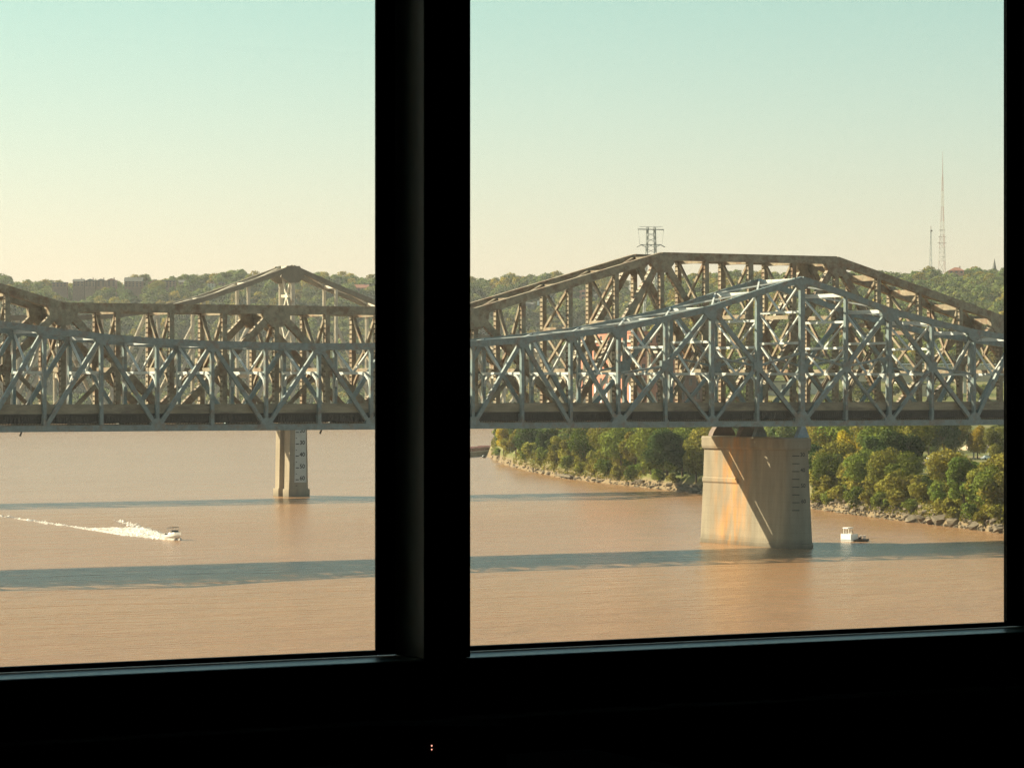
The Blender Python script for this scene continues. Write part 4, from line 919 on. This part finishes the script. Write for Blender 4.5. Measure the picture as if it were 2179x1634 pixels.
# ------------------------------------------------------------------ boats
def hull(L, W, H, n=11):
    rg = []
    for i in range(n):
        t = i/(n-1); x = -L/2+L*t; w = W/2*(1-max(0, (t-.45)/.55)**2.2)+.02; sh = H*(1+.35*t*t); keel = H*.75*max(0, (t-.6)/.4)**2
        rg.append([(x, -w, sh), (x, -w*.88, sh*.45+keel*.5), (x, -w*.45, -.15+keel), (x, w*.45, -.15+keel), (x, w*.88, sh*.45+keel*.5), (x, w, sh)])
    return MB().loft(rg)
def speedboat():
    b = 704; p = loc(370, b, .35); root = empty('speedboat', p, 'small white speedboat with dark canopy racing to the right, trailing foam', 'boat', rz=-1.45); root.rotation_euler[1] = -.10
    hull(6.4, 2.3, .85).build('hull', M['white'], root)
    MB().obox((.3,0,1.12), Vector((1,0,0)), Vector((0,1,0)), Vector((0,0,1)), 1.5, .85, .12).build('deck', M['white'], root)
    MB().add([(.9,-.85,1.2),(.9,.85,1.2),(.45,.8,1.75),(.45,-.8,1.75),(.84,-.85,1.2),(.84,.85,1.2),(.39,.8,1.75),(.39,-.8,1.75)], [(0,1,2,3),(7,6,5,4),(0,4,5,1),(1,5,6,2),(2,6,7,3),(3,7,4,0)]).build('windscreen', M['glassdark'], root)
    MB().box(-1.3,.9,-.95,.95,2.35,2.45).build('canopy', M['canvas'], root)
    for x in (-1.1, .6):
        for y in (-.9, .9): MB().cyl((x,y,.9),(x,y,2.34),.04,.04,6).build('canopy_post', M['steelgrey'], root)
    MB().box(-.9,-.3,-.75,.75,.9,1.35).build('seat', M['white'], root); MB().box(-3.55,-3.15,-.25,.25,.1,1.25).build('outboard_motor', M['canvas'], root)
    # wake: broken foam and thrown spray, real low relief on the water
    r = np.random.default_rng(3); vs = []; n = 0; fs = []
    ax = Vector((math.cos(-1.67), math.sin(-1.67), 0)); sd = Vector((-ax.y, ax.x, 0)); 
    for i in range(6500):
        arm = r.random()
        if arm < .66:                                                # churned white water
            s = r.random()**1.25*62; up = .8+s*.16; lo = -min(1.2+s*.09, 3.6); u = r.random(); off = lo+(up-lo)*(u if r.random() < .35 else .5+.5*math.cos(math.pi*u)); hz = .04+.75*r.random()**3*math.exp(-s/30); sz = r.uniform(.3,.8)
            if r.random() > math.exp(-(max(s-30, 0)/22)): continue
        elif arm < .88: s = r.random()**.8*160; off = -min(1.2+s*.09, 3.2)+r.normal()*.55; hz = .05+.3*r.random(); sz = r.uniform(.25,.7); keep = math.exp(-s/90)*(.55+.45*math.sin(s*.9)); 
        else: s = r.random()*100; off = .6+s*.165+r.normal()*.7; hz = .05+.35*r.random(); sz = r.uniform(.25,.6); keep = math.exp(-s/60)
        if arm >= .66 and r.random() > keep: continue
        q = Vector((p.x, p.y, 0))-ax*(2.2+s)+sd*off; a = r.random()*6.28; c = [q+Vector((math.cos(a+k*2.1)*sz*1.2, math.sin(a+k*2.1)*sz, .012)) for k in range(3)]; t = q+Vector((0,0,hz+.06))
        vs += [tuple(v) for v in c]+[tuple(t)]; fs += [(n,n+1,n+3),(n+1,n+2,n+3),(n+2,n,n+3)]; n += 4
    for i in range(500):                                             # bow spray
        s = r.random()*2.6; sgn = 1 if r.random() < .5 else -1
        q = Vector((p.x, p.y, 0))+ax*(2.6-s*1.4)+sd*sgn*(.4+s*.5+r.random()*.3); sz = r.uniform(.08,.25)
        a = r.random()*6.28; c = [q+Vector((math.cos(a+k*2.1)*sz, math.sin(a+k*2.1)*sz, .012)) for k in range(3)]; t = q+Vector((0,0,.1+r.random()*.45))
        vs += [tuple(v) for v in c]+[tuple(t)]; fs += [(n,n+1,n+3),(n+1,n+2,n+3),(n+2,n,n+3)]; n += 4
    tag(MB().add(vs, fs).build('boat_wake', M['foam']), 'white foam wake spreading behind the speedboat', kind='stuff')
speedboat()
def person(p, rz, label, cat='person'):
    J = {'pel':(0,0,.92),'che':(0.02,0,1.28),'nek':(.03,0,1.5),'hed':(.05,0,1.68),'shL':(.02,.2,1.42),'elL':(.12,.28,1.15),'haL':(.3,.22,1.02),'shR':(.02,-.2,1.42),'elR':(.1,-.28,1.14),'haR':(.28,-.24,1.0),
         'hiL':(0,.1,.86),'knL':(.03,.12,.48),'foL':(0,.13,.06),'hiR':(0,-.1,.86),'knR':(.0,-.12,.48),'foR':(-.04,-.13,.06)}
    R_ = {'pel':.15,'che':.17,'nek':.065,'hed':.11,'shL':.075,'elL':.05,'haL':.04,'shR':.075,'elR':.05,'haR':.04,'hiL':.1,'knL':.07,'foL':.05,'hiR':.1,'knR':.07,'foR':.05}
    E_ = [('pel','che'),('che','nek'),('nek','hed'),('che','shL'),('shL','elL'),('elL','haL'),('che','shR'),('shR','elR'),('elR','haR'),('pel','hiL'),('hiL','knL'),('knL','foL'),('pel','hiR'),('hiR','knR'),('knR','foR')]
    ks = list(J); me = bpy.data.meshes.new('person'); me.from_pydata([J[k] for k in ks], [(ks.index(a), ks.index(b)) for a, b in E_], [])
    root = empty('person', p, label, cat, rz=rz); o = link('body', me, root); m = o.modifiers.new('skin', 'SKIN')
    for i, k in enumerate(ks): me.skin_vertices[0].data[i].radius = (R_[k], R_[k])
    me.skin_vertices[0].data[0].use_root = True; o.modifiers.new('sub', 'SUBSURF').levels = 1; me.materials.append(M['shirt'])
    MB().cyl((.04,0,1.72),(.04,0,1.82),.12,.08,10).build('hair', M['bark'], root); return root
def houseboat():
    b = 698; p = loc(1808, b, .0); rz = -math.pi/2+.2; root = empty('pontoon_boat', p, 'white pontoon boat with high sides and a small canopy, right of the stone pier', 'boat', rz=rz)
    for y in (-.85, .85): MB().cyl((-1.6,y,.05),(1.5,y,.05),.34,.34,10).cyl((1.5,y,.05),(2.0,y,.2),.34,.1,10).build('pontoon', M['steelgrey'], root)
    MB().box(-1.65,1.5,-1.15,1.15,.4,.52).build('deck', M['white'], root)
    for x0, x1, y0, y1 in ((-1.6,1.4,-1.12,-1.06),(-1.6,1.4,1.06,1.12),(-1.6,-1.54,-1.05,1.05),(1.34,1.4,-1.05,1.05)): MB().box(x0,x1,y0,y1,.525,1.62).build('side_panel', M['white'], root)
    MB().box(-1.2,.3,-.9,.9,2.75,3.0).build('canopy', M['white'], root)
    for x in (-1.0, -.3):
        for y in (-.8, .8): MB().cyl((x,y,.53),(x,y,2.74),.07,.07,6).build('canopy_post', M['white'], root)
    MB().box(-.5,.1,-.5,.5,.53,1.3).build('console', M['white'], root)
    q = Vector((.95,-.1,.54)); q.rotate(Matrix.Rotation(rz, 3, 'Z'))
    person(p+q, rz+.4, 'person in a tan shirt standing at the bow of the white pontoon boat')
    p2 = loc(1835, b-2, .0); r2 = empty('motor_skiff', p2, 'small dark hulled skiff with white engine cover moored beside the pontoon boat', 'boat', rz=-YAW-.1)
    hull(2.9, 1.2, .5).build('hull', M['darkhull'], r2); MB().box(-1.3,1.0,-.45,.45,.5,.62).build('deck', M['bargehull'], r2)
    MB().box(-.9,-.2,-.4,.4,.63,1.0).build('seat', M['canvas'], r2); MB().box(-.6,.0,-.38,.38,1.02,1.35).build('cover', M['white'], r2); MB().box(.15,.75,-.38,.38,.63,1.4).build('engine_cover', M['white'], r2)
houseboat()
def barge():
    p0 = loc(960, 1500, 0); p1 = loc(1047, 1600, 0); root = empty('river_barge', p0, 'long dark barge with red brown hatch covers moored at the far left point', 'barge')
    d = (p1-p0); L = d.length; d.normalize(); sd = Vector((-d.y, d.x, 0))
    def bx(t0, t1, w, z0, z1, nm, m): rel(MB().obox(p0+d*((t0+t1)/2*L)+Vector((0,0,(z0+z1)/2)), d, sd, Vector((0,0,1)), (t1-t0)/2*L, w/2, (z1-z0)/2), nm, m, root, p0)
    bx(0, 1, 10, -.5, 2.0, 'hull', 'bargehull'); bx(.01, .99, 10.2, 2.0, 2.3, 'gunwale', 'steelgrey')
    for i in range(7): bx(.03+i*.135, .03+i*.135+.125, 8.4, 2.31, 4.0-(i % 2)*.25, 'hatch_cover', 'barge')
    q = loc(1030, 1500, 0); r2 = empty('mooring_buoy', q, 'small dark buoy floating in front of the barge', 'buoy')
    MB().loft([[(1.0*math.sin(.3+t*.42)*math.cos(k*.785), 1.0*math.sin(.3+t*.42)*math.sin(k*.785), .5-1.0*math.cos(.3+t*.42)) for k in range(8)] for t in range(7)]).build('float', M['darkhull'], r2, True); MB().cyl((0,0,1.3),(0,0,1.9),.12,.1,6).build('ring_post', M['darkhull'], r2)
barge()

# ------------------------------------------------------------------ the room and its window
W = 4.0; Xw = lambda px: W*math.tan(YAW+math.atan((px-CX)/F))
def zw_(px, y): return EYE+(HY-y)/F*(W/(CS-SN*(px-CX)/F)) if False else EYE+(HY-y)/F*(W/(CS-SN*((px-CX)/F)))
ZT, ZG = EYE+.95, zw_(1005, 1398)              # head and sill of the opening
xa, xm0, xm1, xb = Xw(903)-1.03, Xw(903), Xw(1002), Xw(2140)+.1015
win = empty('window', (xm0, W, ZG), 'dark metal framed hotel window with two tall panes and a thick centre post', 'window')
def wp(mb, nm, m='black', bv=.002):
    o = rel(mb, nm, m, win, (xm0, W, ZG))
    if bv: md = o.modifiers.new('bevel', 'BEVEL'); md.width = bv; md.segments = 2
    return o
wp(MB().box(xm0, xm1, W, W+.1, ZG, ZT), 'mullion')
wp(MB().box(xa-.075, xa, W, W+.1, ZG, ZT), 'jamb'); wp(MB().box(xb, xb+.075, W, W+.1, ZG, ZT), 'jamb')
wp(MB().box(xa-.075, xb+.075, W, W+.16, ZG-.077, ZG-.0005), 'bottom_rail', bv=.004)
wp(MB().box(xa-.075, xb+.075, W, W+.16, ZT+.0005, ZT+.08), 'head_rail')
wp(MB().box(xa-.09, xb+.09, W-.055, W-.0005, ZG-.108, ZG-.079), 'stool', bv=.012)
for x0, x1 in ((xa, xm0), (xm1, xb)):
    y0, y1 = W+.088, W+.1005
    s = .0285
    sa = wp(MB().box(x0+.0005, x0+s, y0, y1, ZG+.0005, ZT-.0005), 'sash_stile', 'sash'); wp(MB().box(x1-s, x1-.0005, y0, y1, ZG+.0005, ZT-.0005), 'sash_stile', 'sash')
    wp(MB().box(x0+s+.0005, x1-s-.0005, y0, y1, ZG+.0005, ZG+.0075), 'sash_rail', 'sash', bv=.001); wp(MB().box(x0+s+.0005, x1-s-.0005, y0, y1, ZT-.02, ZT-.0005), 'sash_rail', 'sash', bv=.001)
    wp(MB().box(x1-s-.005, x1-s-.0005, y0-.004, y0-.0005, ZG+.0075, ZT-.021), 'glazing_bead', 'sash', bv=.001)
    wp(MB().box(x0+s-.004, x1-s+.004, W+.0925, W+.0965, ZG+.004, ZT-.016), 'glass_pane', 'glass', bv=0)
FL = EYE-1.5; CE = ZT+.35
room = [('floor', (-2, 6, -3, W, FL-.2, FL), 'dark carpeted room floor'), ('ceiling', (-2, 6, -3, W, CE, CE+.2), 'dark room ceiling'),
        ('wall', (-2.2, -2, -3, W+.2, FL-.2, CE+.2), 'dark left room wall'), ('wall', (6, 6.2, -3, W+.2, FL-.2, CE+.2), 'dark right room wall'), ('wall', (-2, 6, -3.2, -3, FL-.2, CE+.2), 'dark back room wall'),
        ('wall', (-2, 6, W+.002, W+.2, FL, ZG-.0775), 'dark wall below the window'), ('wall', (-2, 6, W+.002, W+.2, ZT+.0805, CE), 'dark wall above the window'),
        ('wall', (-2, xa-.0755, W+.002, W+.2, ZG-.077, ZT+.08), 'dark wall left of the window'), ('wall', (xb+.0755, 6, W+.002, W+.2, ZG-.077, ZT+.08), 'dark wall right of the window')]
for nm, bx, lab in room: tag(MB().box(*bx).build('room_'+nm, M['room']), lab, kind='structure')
# unseen wall added outside to keep the low sun off the window
tag(MB().box(-4.2, -3.2, W+.3, 17, 0, 60).build('added_sun_blocker', M['plaster']), 'unseen wall added beside the window to block the sun', kind='structure')
# clock radio on a low dark table under the window
dd = 3.85; cp = loc(920, dd, 0); cz = EYE+(HY-1584)/F*dd
tb = empty('side_table', (cp.x, cp.y, FL), 'black side table in the dark under the window', 'table')
MB().box(-.28,.28,-.17,.1,(cz-.03)-FL-.025,(cz-.03)-FL).build('tabletop', M['room'], tb)
for x in (-.25,.25):
    for y in (-.14,.07): MB().box(x-.02,x+.02,y-.02,y+.02,0,(cz-.03)-FL-.0255).build('leg', M['room'], tb)
ck = empty('alarm_clock', (cp.x, cp.y, cz-.03), 'black alarm clock showing only two glowing red colon dots', 'clock', rz=-YAW)
MB().loft([[(-.09,-.03,.001),(.09,-.03,.001),(.09,.03,.001),(-.09,.03,.001)],[(-.085,-.022,.055),(.085,-.022,.055),(.085,.028,.055),(-.085,.028,.055)]]).build('case', M['room'], ck)
for z, s in ((.0322, .0009), (.0277, .00075)): MB().cyl((0,-.0278+z*.01,z),(0,-.0295,z),s,s,12).build('colon_dot', M['led'], ck)

# ------------------------------------------------------------------ air
hz = MB(); hz.box(-6600, 7900, -60, 6600, -6, 262)
hm = bpy.data.materials.new('thin_haze'); hm.use_nodes = True; hn = hm.node_tree
for n in list(hn.nodes):
    if n.type == 'BSDF_PRINCIPLED': hn.nodes.remove(n)
pvn = hn.nodes.new('ShaderNodeVolumePrincipled'); pvn.inputs['Color'].default_value = (.95,.96,.97,1); pvn.inputs['Density'].default_value = .000045; pvn.inputs['Anisotropy'].default_value = .2
hn.links.new(pvn.outputs[0], hn.nodes['Material Output'].inputs['Volume'])
tag(hz.build('haze', hm), kind='stuff')
